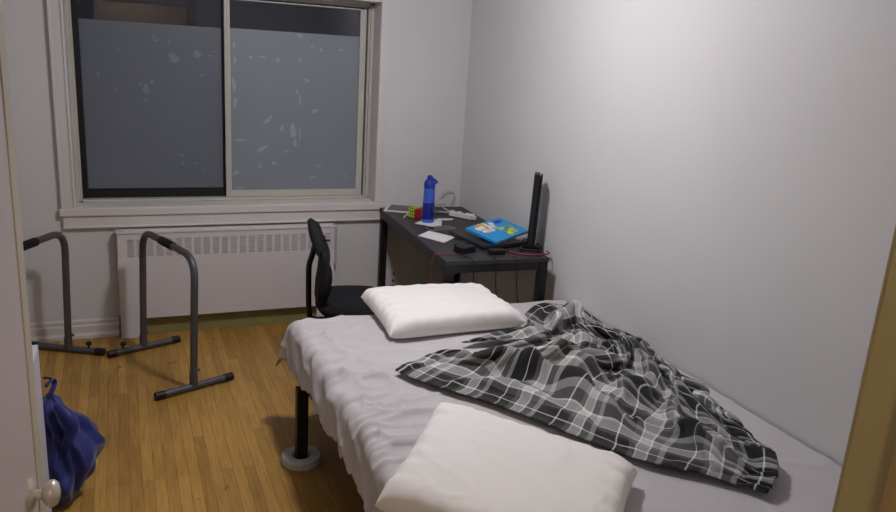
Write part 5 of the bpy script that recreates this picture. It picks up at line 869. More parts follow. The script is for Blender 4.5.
15,17,7,13,15,12,6,1,0,0,-9,-4,-8,-8,-10,-12,-13,-13,-18,-20,-21,-25,-24,-26,-26,-24,-20,-23,-24,-24,-25,-24,-22,-24,-23,-24,-21,-23,-22,-25,-27,-26,-13,-23,-25,-13,-32,-23,-23,-28,-24,-20,-13,-19,-34,-17,-27,-22,-28,-23,
-19,-17,-10,-69,900,16,1,8,5,1,1,3,5,6,8,11,11,14,13,1,0,0,44,13,15,13,11,13,12,12,10,12,12,3,-1,-5,-4,-3,-8,-7,-11,-11,-15,-16,-15,-18,-20,-23,-24,-22,-23,-26,-26,-25,-25,-24,-23,-24,-23,-25,
-25,-23,-23,-23,-23,-23,-23,-24,-24,-18,-27,-25,-22,-24,-21,-27,-24,-20,-15,-25,-26,-21,-25,-23,-25,-25,-18,-20,-19,-62,900,17,-2,4,5,6,6,6,6,6,7,10,12,13,4,0,0,0,55,14,11,15,11,13,12,12,11,9,10,9,
-1,-5,-3,-3,-8,-6,-10,-11,-15,-16,-17,-16,-20,-24,-21,-22,-22,-23,-25,-25,-26,-25,-26,-25,-25,-25,-25,-24,-24,-23,-23,-26,-25,-20,-18,-29,-24,-28,-22,-18,-23,-29,-23,-19,-17,-26,-27,-22,-26,-22,-24,-21,-20,-20,-21,-65,901,13,9,1,
6,5,6,6,7,6,8,9,8,10,2,0,0,0,64,13,14,12,15,12,12,12,11,9,8,8,4,-5,-3,-3,-8,-7,-10,-10,-14,-15,-17,-17,-20,-24,-22,-22,-23,-27,-20,-25,-26,-25,-26,-25,-25,-25,-25,-24,-25,-23,-23,-24,-26,-25,
-23,-20,-27,-25,-23,-18,-23,-30,-25,-22,-24,-23,-25,-22,-26,-27,-21,-20,-20,-16,-16,-69,904,14,8,2,6,4,5,6,7,7,8,7,10,2,0,0,0,0,76,15,15,13,14,13,14,12,12,12,8,5,4,2,-2,-4,-6,-8,-10,-11,
-14,-15,-18,-18,-21,-23,-23,-22,-23,-26,-24,-24,-25,-25,-25,-26,-25,-26,-23,-24,-24,-24,-24,-24,-25,-25,-24,-27,-25,-23,-23,-23,-19,-27,-28,-23,-24,-25,-24,-24,-24,-26,-23,-19,-19,-17,-14,-70,573,3,-9,5,0,0,0,0,0,0,0,0,
0,0,0,0,0,0,0,0,0,0,0,0,0,0,0,0,0,0,0,0,0,0,0,0,0,0,0,0,0,0,0,0,0,0,0,0,0,0,0,0,0,0,0,0,0,0,0,0,0,0,0,0,0,0,0,0,-1,0,1,0,
0,0,0,0,-2,-1,-1,0,0,9,1,-8,-1,3,2,9,-13,1,7,-3,-2,-2,-1,-2,-1,-2,-2,-2,0,0,0,0,0,0,0,0,3,-3,0,0,0,0,0,3,-3,0,0,0,0,0,0,0,0,0,0,0,0,0,0,0,
0,0,0,0,1,0,1,0,1,0,1,1,-2,-1,0,0,0,2,0,1,9,0,-3,-6,4,9,0,0,-2,-2,-1,-8,3,-3,-3,2,11,4,-12,5,5,7,-6,-8,0,3,-1,-2,-1,-2,-1,-2,-3,3,3,1,-2,-5,-1,0,
3,0,-4,3,2,1,1,-1,-4,-1,0,3,-2,-1,0,0,0,0,0,0,0,0,0,0,0,0,3,-3,0,0,0,1,0,1,1,2,-1,-4,0,1,3,4,-3,2,2,-5,2,7,0,0,-4,0,1,-3,-2,2,5,1,3,-1,
-11,0,3,12,2,4,-6,6,-12,-4,1,3,-1,-2,-2,-1,-1,-2,-3,0,3,8,-6,-3,-1,-2,0,0,4,-4,3,-1,3,1,0,0,-1,-4,-1,0,0,0,0,0,0,0,0,0,0,0,0,1,2,5,-2,-2,-2,0,0,1,
0,0,-4,2,4,6,2,-4,-1,1,-1,1,-5,1,6,1,0,-6,0,2,-9,0,2,2,8,4,0,0,-8,4,-3,13,-2,5,-6,-10,1,5,1,-5,-2,-1,-1,-1,-3,-1,2,10,4,2,0,-1,-3,-7,-5,-2,-1,0,0,0,
0,0,0,0,0,0,0,0,0,0,0,0,0,0,2,2,6,2,-2,-8,-2,2,1,2,0,-1,-1,-3,7,5,3,2,-2,-3,-3,-4,3,-2,2,-2,3,-1,-3,-3,6,-7,9,2,-3,-4,-3,3,10,4,-1,2,1,-3,0,3,
0,-12,-3,7,3,-6,-2,0,-1,-1,-2,-2,-1,3,3,9,6,5,2,-3,-4,-7,-4,-3,-3,-2,-2,-1,0,0,0,0,0,0,0,0,1,1,5,3,3,0,-2,-8,-3,3,6,2,1,-3,-6,1,1,-2,5,6,1,-6,-3,-2,
-1,4,-4,6,-4,4,-3,-2,-3,-2,1,2,9,9,1,-4,-11,-4,3,12,1,2,7,4,-15,-1,7,-7,-9,3,8,-2,-4,-1,-1,-2,-1,-1,1,0,-1,3,5,8,7,5,3,-2,-3,-4,-3,-3,-2,-1,0,0,2,2,-1,-1,
-2,-5,-4,-3,-2,-2,5,-6,-1,3,9,6,0,-1,-10,-6,-1,5,1,1,4,0,-3,-2,-1,0,2,-6,8,-6,6,-4,-2,-2,1,0,-1,11,9,8,-5,-3,-4,-10,-4,3,3,0,2,16,-9,-6,11,-1,-11,-2,8,2,-2,-4,
-2,-2,0,-2,-2,0,1,-1,3,3,4,6,7,7,3,1,-3,-3,-2,4,1,1,1,-1,-1,-5,-4,-4,-4,-3,-3,-4,-8,4,5,6,0,-7,6,0,-3,-11,0,2,5,3,1,0,-1,1,-2,-2,-8,9,-7,7,-6,-2,-1,0,
0,1,11,10,9,-2,-10,-7,8,-3,-3,-9,2,2,-1,16,-1,-6,2,9,-9,-7,1,10,-7,-4,-1,5,-3,-3,-3,-4,-2,5,1,4,5,3,2,4,6,6,5,-1,-2,-5,-4,-2,0,3,-11,-5,-6,-4,-5,0,1,2,6,5,
4,-7,-6,-5,0,0,0,0,4,9,4,4,1,-3,-4,-7,0,-9,10,-8,9,-9,-1,0,0,0,2,10,10,10,2,-12,-9,-1,1,2,-5,5,2,2,2,15,-5,3,-10,7,0,-6,-8,0,13,0,-7,-5,-1,-2,0,-5,2,-12,
2,3,9,3,3,3,1,2,-3,5,3,2,-6,-4,2,-8,3,-1,-2,-3,-14,0,7,13,4,-1,-3,-4,-5,-3,-1,2,3,6,7,5,6,2,-8,-11,-7,-7,-5,8,-6,8,-10,0,0,0,0,4,9,11,8,7,-8,-6,-12,1,
8,-13,-7,9,3,7,7,9,0,5,-8,-8,1,7,-4,-8,3,15,1,-4,1,-8,-6,-3,-4,6,-15,-8,0,-1,0,1,0,2,-1,4,4,6,7,-3,-3,-5,-6,-4,-1,0,0,14,19,7,3,1,-2,-4,-3,-2,1,3,6,5,
5,2,0,-13,-12,-10,-6,-3,-6,-1,6,-10,0,0,0,2,7,8,11,9,7,-4,-2,-5,-17,5,4,-7,-14,-4,5,5,11,11,5,-11,12,1,-10,-2,9,2,-7,3,16,6,-2,-3,2,-5,-6,-2,4,-17,-14,-10,-3,-1,5,-5,
8,-5,1,4,3,6,4,-7,-5,-1,4,7,19,18,7,4,5,1,-1,-2,-3,-2,0,2,2,1,0,-2,-4,-9,-10,-11,-15,0,-4,-4,-9,2,-4,2,4,10,10,10,9,8,3,-4,-2,-10,-21,7,-3,-3,-7,-13,7,5,3,25,
8,-9,-4,9,-3,-11,-4,14,8,-3,1,11,14,0,-5,2,6,-7,-2,1,-15,-17,-13,-10,-7,-3,-1,3,5,6,5,4,3,1,3,7,12,12,13,6,6,3,-2,-4,-6,-5,-4,-2,-1,-1,-1,0,-1,-3,-7,-10,-11,4,-8,-11,
-10,-3,4,-6,3,4,14,14,12,4,9,7,0,-2,-13,-7,-25,7,-9,-7,-3,-9,14,3,-4,16,22,2,-11,0,6,-9,-10,0,14,13,6,2,14,-7,11,6,0,0,2,-3,-2,-11,-9,-8,-6,-1,1,0,10,5,3,-1,-3,-2,
0,3,7,6,7,5,1,-6,-8,-9,-9,-6,-4,-3,-1,0,0,1,-2,-3,-10,-6,10,-14,-12,-7,4,3,-10,12,10,9,11,16,9,1,9,4,-8,-5,-1,-13,-28,3,-4,-5,-14,-5,6,15,7,5,16,6,-14,2,10,-1,-11,-11,
1,13,14,17,-1,8,-1,14,7,4,1,-3,-4,-4,-9,5,0,-6,9,7,-2,8,-1,-5,-9,-8,-5,-2,2,4,1,-3,-6,-10,-9,-9,-3,-10,-8,-5,-2,0,1,0,-1,-2,2,11,-17,-14,0,0,13,-3,-4,-6,13,25,19,17,
5,3,-5,-7,-11,-6,6,-1,-28,-2,-3,-4,-6,-11,-1,11,14,13,0,12,-14,-1,8,9,0,-10,-8,-2,9,16,16,10,8,7,3,3,3,4,-3,-10,4,-13,13,8,6,6,1,-3,-9,-12,-14,-12,-11,-6,-2,1,0,-5,-5,-2,
-11,-14,-12,-7,-2,0,2,3,4,4,2,5,3,-14,-10,1,17,-10,-7,0,0,0,18,24,20,9,4,-3,-7,-5,-10,-4,9,3,-28,-3,-4,-4,-1,-3,-8,2,14,19,-7,14,-1,-13,-1,9,7,6,0,-5,-5,5,13,10,1,5,
-6,0,2,5,7,8,1,4,-11,12,6,4,-9,-4,-14,-18,-17,-13,-8,0,-2,-2,-1,1,-7,-8,-9,-1,1,1,-2,12,-1,-2,-1,1,0,-2,-2,-5,8,-7,17,3,-19,-2,0,0,22,24,3,8,8,-4,-5,-6,-10,7,8,2,
-28,-9,-5,-4,-2,8,1,-7,1,15,0,13,5,-10,-8,2,10,6,6,11,4,-7,0,2,9,-11,-1,5,-9,8,-5,8,8,-1,10,-8,5,3,-11,-13,-15,-14,-10,-8,-6,-3,-1,0,-1,5,2,-4,8,6,2,0,-14,-5,1,1,
5,0,-7,3,5,-7,-1,0,18,4,-19,-3,0,0,26,24,3,-8,8,-4,-5,-4,-9,6,12,5,-25,-8,-7,-4,-3,2,11,1,-5,12,0,3,11,-4,-11,0,11,11,2,9,11,5,-7,-12,-1,12,-11,-8,-4,-2,3,11,-10,11,
5,-7,-4,-1,-11,-11,-13,-10,-6,0,7,-7,1,1,2,0,-2,5,5,-3,4,-4,6,-14,-1,5,7,-12,8,-8,1,9,-8,-2,9,12,-18,-3,0,5,26,9,11,-14,5,-5,-5,-3,-5,6,13,6,-22,-3,-4,-8,-2,-2,3,13,
6,7,-14,5,13,-4,-10,1,12,8,13,-2,7,16,0,-14,-7,11,3,-9,0,-7,-3,-9,-5,2,0,15,-3,-12,-8,-9,-9,-8,-6,-4,0,0,1,4,8,-7,-6,0,0,0,0,0,0,2,14,-1,-12,-1,13,-14,-1,0,11,-5,
10,1,-14,0,-3,12,21,18,-8,-14,3,-5,-3,-6,6,10,2,7,-20,3,-12,-6,0,2,1,6,10,12,-23,4,15,3,-3,-5,13,8,10,15,0,2,13,-10,-7,-2,8,-12,9,-5,-7,-4,-1,-4,-2,4,8,-10,-9,-1,-9,-5,
-5,-3,-2,13,-4,-4,-7,-8,-8,-4,0,0,0,1,10,7,-2,-10,-2,9,5,5,-17,-6,0,13,-2,2,-6,-7,4,19,20,9,-18,-12,0,-2,0,-2,10,8,8,-14,-5,-11,-9,-1,3,3,3,6,9,7,-20,-3,14,9,4,-2,
11,3,12,14,15,9,-6,-6,-2,-6,6,-8,-7,14,-10,10,0,-4,10,-3,8,-9,-9,-8,-9,-6,-5,3,3,4,8,-5,-9,-13,-16,-15,-11,4,4,3,2,-2,1,-6,11,10,9,2,-10,-12,-13,-2,7,-2,-3,-3,15,17,20,-6,
-19,-14,-2,0,1,7,12,9,-5,-10,-12,-11,-2,1,4,4,5,8,8,7,-20,8,-3,12,7,-1,13,-3,18,8,17,16,2,-8,0,-11,2,-1,-10,0,14,-2,15,5,-3,11,-10,-7,-8,-6,-10,-7,3,8,2,2,0,-5,-9,-12,
-15,-17,-17,-15,2,1,-1,-1,6,12,11,11,8,6,-6,-14,-16,-14,-2,1,-4,8,15,13,19,-15,-18,-13,-2,2,3,7,14,4,-12,-9,-14,-1,5,-6,3,5,7,10,7,6,-26,13,2,1,9,7,12,4,8,15,15,20,-2,3,
-9,-3,-13,7,-5,-5,2,16,2,16,6,-3,-3,-15,-12,-12,7,-1,-14,-6,6,3,2,0,-6,-9,-12,-12,-15,-15,-16,2,-2,12,7,11,11,11,9,6,-3,-13,-16,-16,-13,0,-4,8,8,21,16,-18,-18,-8,5,2,3,5,9,-5,
-13,-11,-6,8,-1,-7,2,5,9,11,8,4,-27,7,15,-1,4,13,8,10,1,23,7,19,14,-7,-5,-11,-12,-4,11,1,-12,11,9,-1,8,-7,5,-7,-16,-11,2,10,-10,-13,-11,-1,4,6,-5,-12,-13,-4,-7,-6,-10,-13,5,6,
16,11,11,10,8,5,-1,-11,-22,-15,-10,-4,-8,5,9,23,16,-20,-18,-3,-3,5,1,10,7,-10,-15,-10,3,7,-1,-8,3,8,9,8,10,3,-24,4,8,15,-2,12,5,13,8,7,15,8,8,1,-9,-12,-12,1,10,10,-5,-13,
2,0,2,3,0,1,-4,-9,-6,13,0,-10,-13,-14,-8,11,-11,-12,-11,-6,-4,-3,3,3,-14,13,12,12,13,9,10,6,-1,-10,-23,-14,-7,-10,-12,4,9,23,18,-18,-22,-10,-2,3,3,11,9,-10,-15,-5,3,7,-4,0,8,10,
10,1,9,2,-17,0,5,14,4,5,11,6,8,-2,12,7,2,0,-1,-15,3,1,4,1,9,-4,-6,-6,-11,1,3,-1,-7,3,4,-1,10,-3,-11,-13,-14,-7,5,-16,-15,8,0,0,-4,-10,10,2,-6,13,14,15,13,9,1,-8,
-22,-11,-10,-20,-7,4,6,23,21,-15,-22,-11,-4,1,5,11,5,-13,-12,4,0,3,3,7,9,11,0,3,3,5,-11,3,3,13,2,0,10,1,9,-7,14,-7,8,-9,-3,6,-7,-8,1,10,0,3,4,0,-4,-14,-3,0,7,-2,
0,8,3,6,-12,-7,-13,-13,-1,-13,-12,-5,-4,-2,0,0,0,1,4,19,7,8,15,16,6,-7,-21,-6,-25,-17,4,-2,5,21,24,-13,-21,-12,-3,0,7,12,-8,-14,0,6,1,5,6,8,11,3,3,1,-3,4,-16,14,3,6,
9,-4,-3,9,1,6,-5,8,-1,-12,-5,5,4,-13,-6,3,10,1,6,0,0,-2,-12,1,4,3,3,-1,8,10,-5,-11,-8,-13,-13,-12,-9,-8,0,0,16,3,-1,-2,-14,15,9,3,13,15,14,-4,-14,-19,-28,-6,8,3,-5,19,
26,-12,-20,-12,-3,2,9,0,-11,-6,2,9,7,5,6,7,-8,1,9,3,6,10,-25,6,11,-1,10,6,-6,-9,2,4,1,-5,3,-7,5,3,-7,-14,-1,2,2,3,3,4,9,2,2,-11,-2,2,5,6,7,3,4,-11,-3,-12,
-14,-14,-7,-12,1,1,18,-7,-4,-1,1,-7,17,1,12,15,15,-4,-13,-24,-20,0,0,0,10,15,26,-13,-19,-11,-3,5,3,-10,-2,-2,12,8,6,1,5,-1,-11,3,2,4,2,21,-16,4,2,5,3,0,3,-5,-1,-6,-4,3,
3,6,2,-6,-11,-10,-1,2,4,-3,4,5,9,7,7,-3,-11,-5,2,8,8,3,9,-5,-11,-1,-15,-16,-3,-17,8,-8,7,15,-12,-5,-5,0,3,15,16,2,13,-3,-17,-6,-21,15,-2,-13,11,16,23,-19,-15,-11,-1,4,-9,-1,
-1,13,10,6,-5,4,-3,0,-7,12,0,-3,1,12,-9,-2,8,-3,-2,5,-7,-4,4,5,-1,-3,11,2,-1,-10,-11,-10,-1,4,3,6,0,7,6,9,6,7,-6,-9,-10,3,10,7,6,0,-11,1,-7,-17,-3,-20,-2,6,10,-10,
11,2,-7,-12,1,15,16,2,5,-5,-13,3,-22,-3,2,6,13,18,11,-20,-17,-8,1,-5,0,-1,9,15,6,-8,2,-1,-4,-2,-1,11,13,-3,0,5,-14,-8,-2,-2,-1,1,14,-2,-12,-2,9,10,8,-1,-9,-3,-10,-7,-2,0,
6,6,4,9,10,4,0,5,1,-8,-13,-4,6,8,7,5,-5,-8,4,-14,-6,-16,-9,14,-2,1,-12,2,9,-13,2,15,16,4,-3,-6,-10,-6,3,-14,13,7,9,23,-15,-19,-15,0,-2,5,-1,-3,16,12,-10,-5,3,-3,-2,-1,
2,11,11,1,8,4,-11,-10,-9,7,2,-10,-7,9,0,-6,14,11,5,-3,-12,-9,-2,-8,-1,4,-1,2,16,7,2,7,-7,-5,4,6,-6,-14,1,7,9,7,-2,-9,1,0,-12,-8,-18,7,7,-5,3,-13,0,1,11,11,17,-8,
0,1,-14,-7,-11,1,7,16,22,-7,-19,-18,1,-1,7,-2,-8,11,15,1,-11,-5,-1,1,-4,3,5,9,11,3,3,7,-10,4,-11,-9,6,-7,-6,-3,-2,11,14,3,10,-1,-3,-6,-9,5,-1,2,-5,-6,7,0,-5,5,3,-1,
-11,7,6,-12,-4,7,10,-1,2,-2,10,4,-15,-12,-11,-11,3,9,-8,-4,0,12,5,16,2,10,5,-10,-16,-11,-9,10,4,16,1,-17,-17,13,-10,3,8,-13,-2,17,9,-2,-10,0,-5,-3,-2,4,8,9,7,-2,-3,9,1,0,
-7,-7,8,-7,-10,0,0,12,9,-4,-5,13,2,5,0,-2,-10,-10,2,-8,-6,3,4,-1,5,-1,-11,1,12,2,-11,5,10,9,0,-3,6,10,-5,-13,-14,-14,-6,0,2,4,6,8,10,13,13,11,-9,-12,-14,-14,-10,5,13,-1,
-11,-14,7,8,1,1,1,-17,2,17,5,-4,-8,-1,-1,-6,-3,9,7,9,7,-4,-3,5,8,-2,-11,9,-1,-12,-1,-9,12,-7,13,9,7,11,3,-3,-6,-10,-10,-11,-9,-5,-1,1,-3,7,5,-2,1,-11,7,11,-3,11,-3,3,
4,3,9,10,5,-12,-12,-12,-12,6,3,4,7,8,8,14,12,2,-4,-12,-16,-17,-15,-2,4,-8,-8,10,9,11,-1,-3,-8,-17,7,15,3,-7,-6,-3,-4,-4,4,11,3,7,8,0,4,4,6,-3,-13,5,-8,5,-5,-9,-7,5,
13,12,5,7,-6,-12,3,-6,-7,-8,-5,-6,-8,-2,2,-2,7,8,-5,-2,-3,12,4,12,9,1,1,-2,8,9,9,0,-12,-13,-14,0,4,4,7,10,12,9,6,1,-6,-12,-16,-17,-12,-8,-4,-6,10,6,13,7,-1,-7,-15,-9,
10,14,-5,-5,-6,-4,-4,-1,7,5,9,7,-1,4,-4,9,10,-8,-6,-12,14,2,-1,-3,-20,-2,14,4,6,3,-3,-10,-5,-3,7,-2,-2,-6,-8,-9,-1,1,0,7,7,6,-11,3,12,8,10,3,-4,3,8,9,10,8,-5,-13,
-14,-6,3,1,4,7,8,9,5,-2,-9,-14,-17,-15,-7,-3,-4,-2,7,9,14,4,-4,-13,-12,2,13,1,0,-9,-6,-3,-3,-1,11,5,9,5,4,0,-1,-5,19,-30,3,8,-6,4,-1,6,-17,-11,-1,3,7,5,5,-11,-6,6,
-1,-4,0,7,-2,-5,-4,0,7,10,2,0,-2,-5,0,11,8,8,-2,4,8,9,11,10,6,-14,-14,-11,2,-4,-2,4,4,8,2,-5,-11,-15,-17,-8,2,1,-3,3,0,8,3,13,-10,-12,0,11,5,0,-11,-8,-3,-3,-2,6,
9,5,4,5,5,2,-11,6,17,-35,7,7,-2,-8,0,6,3,-17,-3,-7,0,13,0,1,-14,-2,2,-2,1,1,14,6,1,-5,2,9,9,1,-6,0,-9,-3,10,9,3,2,9,9,11,10,11,-3,-16,-9,-12,-12,6,0,2,0,
-3,-7,-12,-15,-9,-3,5,5,-2,7,-3,6,8,3,-13,0,10,6,-3,-12,-10,-5,1,-1,-2,12,2,11,6,-3,6,4,-10,-2,13,-29,1,11,5,-9,-5,2,8,0,-16,-8,-1,12,3,-8,-5,-1,14,1,-2,-9,4,12,10,3,
-5,4,7,8,2,-9,-7,-8,-2,10,7,3,9,10,10,10,10,1,-8,-17,-18,-3,-11,0,-1,-2,-4,-7,-11,-9,-3,0,0,6,7,8,3,-2,5,-3,0,8,6,-3,-14,-11,-9,1,2,-2,0,14,2,10,2,9,-1,3,-12,-3,
14,-27,-8,6,11,2,-13,-1,4,11,1,-12,-3,9,12,2,-1,-13,-13,-5,14,6,5,-1,9,9,2,-3,2,8,5,-7,-7,-8,-9,1,9,5,8,9,10,11,9,1,-6,-17,-19,-9,-12,-6,-1,-1,-2,-5,-7,-4,-2,2,0,7,
11,17,0,-4,-8,7,4,4,3,-17,-13,-12,3,5,1,-9,3,11,9,6,-1,8,9,-4,-14,-5,17,-21,-14,-1,11,6,3,-11,2,5,12,-1,-4,-4,-1,2,7,8,-13,-9,-14,0,17,15,10,9,6,2,0,0,0,-3,-5,-8,
-9,1,-4,5,8,9,9,11,8,0,-4,-16,-19,-12,-8,0,2,-1,-2,-6,-6,-1,-4,-1,3,6,9,14,3,-9,-8,1,10,13,-12,-16,-14,-3,-2,8,0,-7,7,11,11,3,3,-1,10,-6,-15,-4,8,-3,-14,-11,3,6,13,4,
-7,14,-2,12,2,-5,-3,-6,0,0,6,-10,-10,-11,-5,12,13,11,5,8,-8,-3,2,-1,-2,10,1,-2,-2,-4,4,5,3,9,10,-4,4,-12,-15,-12,-1,-1,-1,0,-2,-4,-7,-6,2,-2,4,7,8,12,4,-15,-8,0,15,9,
-16,-9,-16,-2,4,-1,-7,4,17,11,8,2,0,2,4,-13,-11,-10,23,-24,-5,2,-7,0,7,13,18,1,11,-7,13,1,-2,-5,-2,-6,-10,-7,7,-9,-9,-12,5,11,12,10,0,-10,6,2,-1,-3,-2,-4,-2,-3,2,5,9,9,
8,5,-2,-4,-7,-14,-2,3,-1,1,-1,-2,-6,-9,-3,1,0,7,7,9,7,-12,-11,2,15,4,-11,-12,-11,-1,-1,-10,10,6,13,13,9,0,-8,-5,8,-15,-12,-2,24,-16,1,0,-7,-7,18,5,15,15,-10,11,-10,8,0,-4,
-4,-6,-6,-2,-11,-4,-3,-4,-4,-2,8,9,10,-7,-7,-8,-3,-3,-2,-2,-1,1,6,7,8,8,7,9,0,0,-4,-6,0,-6,5,2,2,-4,-4,-7,-6,-6,3,5,9,4,8,-8,-14,4,17,-4,-8,-12,-11,-5,-2,3,9,12,
12,12,-1,-2,-6,-13,9,-15,-15,-1,38,-7,-3,-8,-14,12,7,21,14,-6,8,-10,6,-8,-11,4,-9,7,-5,-8,-7,9,-1,-5,-1,-5,-5,3,9,-4,-9,-8,-4,-3,0,-3,1,5,8,1,4,5,9,9,2,-1,-2,5,2,0,
-2,7,1,-4,-10,-8,-5,-5,0,6,8,6,4,-2,-18,-5,18,3,-13,-9,-9,-5,7,0,13,8,13,5,0,-8,-14,-10,12,-15,-7,-6,45,-14,-8,-3,-11,7,21,19,8,3,0,-4,-8,-10,-10,-10,2,-8,4,-8,-6,10,11,6,
-9,6,-10,-8,-1,8,-6,-11,-6,-4,0,-4,0,8,8,6,1,3,6,9,9,-2,2,-2,8,7,4,2,1,-7,-10,-11,-9,-2,1,3,7,7,6,-10,-11,0,6,1,-9,-10,-5,-2,4,9,0,18,12,-6,-3,-5,-12,-9,8,-15,
-6,6,38,-20,-2,-10,4,1,21,11,-1,9,2,-4,-10,-8,-8,-11,-10,3,-3,-4,11,-3,12,6,-9,7,-14,3,8,7,-11,-13,-10,-4,-3,-1,5,-2,7,10,4,1,7,8,6,5,2,3,7,2,8,1,3,-7,-17,-12,-7,-5,
1,3,10,7,4,-8,-11,3,12,-9,-12,-7,-6,2,6,7,0,11,8,7,-9,-11,-12,6,-2,-15,-6,2,41,-21,0,-10,-1,3,20,9,-3,1,9,1,-9,-11,-7,-8,-15,-5,7,9,13,0,-7,10,-10,11,-9,2,10,7,0,-13,
-15,-7,-5,-3,0,1,6,5,8,9,-2,10,6,5,4,3,-2,12,7,6,-2,-5,-15,-17,-8,-10,-2,4,7,15,3,-4,-11,1,9,-9,-5,-12,-5,3,8,1,7,15,1,-4,-6,-4,-18,7,-2,-6,-3,1,33,-24,5,-7,-8,0,
17,10,-1,-6,1,13,0,-11,-11,-8,-11,-7,4,12,0,13,12,9,4,7,-3,-8,2,5,0,-8,-14,-5,-4,-8,-3,0,4,6,8,-5,0,7,10,0,7,1,5,7,6,7,0,-8,-11,-15,-10,-10,-5,2,7,11,10,-1,-11,3,
8,-13,-3,-11,-5,2,3,4,10,12,4,-8,-9,-9,-11,6,-3,-4,8,0,24,-24,8,-5,-11,-4,7,15,1,-8,0,-2,10,-3,-2,-6,-7,-12,3,-4,16,-1,7,10,2,7,3,9,7,5,-1,-4,-13,-13,0,4,-2,-2,2,5,
-3,0,2,-4,9,-3,3,5,5,6,6,6,0,-6,-10,-13,-14,-7,-3,-5,8,12,8,-1,-3,7,0,-10,-7,-7,-5,6,0,3,10,9,-4,-8,0,-18,-10,6,-1,-4,11,4,20,-23,11,-2,-11,-11,2,10,7,-9,10,-12,-8,-4,
0,0,0,0,0,7,-8,12,7,6,9,0,8,-1,7,0,7,1,-11,-9,4,4,5,2,3,2,-1,-3,-1,-4,-3,-4,-5,6,2,7,8,4,5,-1,-14,-9,-7,-14,-7,1,8,10,10,0,-2,7,-5,-13,-5,-7,5,5,-1,2,
5,11,-5,0,-19,-8,-9,-5,5,-3,11,11,12,-18,10,3,-9,-13,-9,5,9,-2,-4,12,-10,-8,15,4,2,1,-5,-12,-2,-6,3,11,-3,8,-2,6,11,-11,4,11,-3,0,1,6,8,7,3,3,2,-2,-12,3,1,-4,-15,-3,
3,0,6,9,1,3,-2,-14,-7,-10,-8,0,9,13,8,6,-1,5,-10,-14,-12,-3,2,17,6,-10,9,8,2,-10,-23,-4,-12,0,-1,7,12,11,5,3,-1,0,-12,-8,-15,9,-5,-1,-1,0,12,-13,11,-3,6,1,0,0,-7,-3,
-3,-1,-1,-2,2,-1,6,4,3,11,6,-2,11,7,9,5,3,2,1,-1,-3,-4,-3,-3,-4,-6,-3,1,2,-2,0,4,0,-6,-10,-9,-8,4,7,13,12,5,2,1,-11,-12,-14,6,-4,18,7,-4,-10,15,2,-15,-20,-10,-3,3,
2,7,9,6,1,5,-11,2,1,-10,-15,10,6,-8,6,5,-12,-6,0,0,1,3,4,4,3,3,1,0,-4,-5,3,3,2,-1,-6,4,3,7,6,6,12,-6,-3,-1,-1,0,-1,-4,-4,-4,-1,-1,-1,4,3,6,5,-4,4,-5,
-9,-9,-11,0,14,11,18,5,2,-3,-11,-9,-15,10,-1,15,-3,0,-5,8,4,-19,-13,-10,-3,3,7,4,10,7,-8,7,-11,0,-2,-7,-11,14,3,2,12,6,-10,-7,-4,1,5,9,7,6,4,1,0,-8,-1,-9,4,2,0,0,
0,-1,0,0,4,2,6,4,-3,-1,-15,-12,-6,-4,-2,2,-3,6,6,-2,1,3,6,5,-1,5,-6,-13,-7,-4,12,14,14,10,-1,-7,-7,-10,-12,10,3,9,-6,4,-11,13,-1,-20,-7,-11,0,5,1,7,5,7,4,-5,-9,-9,
-4,-5,7,10,9,7,11,-2,9,-9,-8,-4,7,13,11,9,7,1,-1,-8,-10,1,-7,7,7,5,4,3,-1,-5,3,-10,2,1,-2,-8,-17,-13,-11,-9,-7,-1,3,2,5,9,-5,0,5,4,4,1,0,-8,-10,1,7,16,15,10,
-7,-7,-5,-11,-8,11,5,2,0,-4,-10,10,2,-19,-15,-1,1,7,3,2,10,3,2,-14,-7,-4,1,9,11,11,8,7,3,-3,-5,-12,5,-6,17,13,12,10,5,1,-2,-6,-9,-12,7,-1,4,13,11,12,7,-3,-7,-12,-14,-15,
7,6,-13,-19,-10,-13,-10,-7,-2,9,2,0,3,2,-2,4,4,4,1,-11,-7,1,6,16,10,14,-6,-8,-6,-10,-11,12,3,-2,8,-6,-9,10,-7,-16,-4,-6,2,7,7,0,7,9,3,-23,7,-5,6,8,9,6,4,2,-3,-3,
-5,-9,-6,9,2,11,11,6,9,5,1,-1,-1,-3,-2,0,3,4,3,19,11,3,-4,-9,-11,-15,-22,10,3,-6,-11,-7,-12,-9,-6,0,6,3,2,-2,-1,2,5,6,-1,-9,-11,1,8,14,11,9,-7,-6,-9,-8,-12,9,3,9,
0,-6,-7,8,-13,-7,-5,-6,3,5,4,10,1,7,4,-21,10,3,1,1,0,8,2,-1,-3,-6,-7,-11,-6,1,3,7,7,5,5,2,0,-1,-1,2,-5,0,5,7,14,20,10,-5,-6,-3,0,-5,-8,-7,1,1,-4,-8,-1,-8,
-4,-3,0,2,4,-1,-3,2,-1,7,0,-7,-7,-1,4,12,10,5,-4,-8,-9,-6,-12,4,7,10,2,-10,5,-4,-19,0,-7,0,6,4,5,6,0,3,9,-20,8,-1,-3,3,4,2,-2,-3,-4,-8,-7,-4,-1,0,0,0,1,0,
1,0,-1,-1,0,0,4,10,14,-3,17,-1,7,-8,-7,-6,-6,-2,2,4,3,4,3,2,3,6,-4,-6,-2,0,-1,5,-3,-5,4,-1,3,-8,-5,3,2,9,3,4,0,-11,-6,-3,-5,3,6,4,0,-8,11,-11,-8,-10,-3,2,
8,2,5,4,-7,5,11,-17,6,-1,-6,-2,1,1,-2,-5,-6,-2,0,0,0,0,0,0,0,0,0,0,0,0,1,1,0,4,10,7,1,11,-13,2,2,3,7,7,7,4,2,1,-1,-3,-2,-3,-1,-1,-4,-2,0,-2,5,-8,
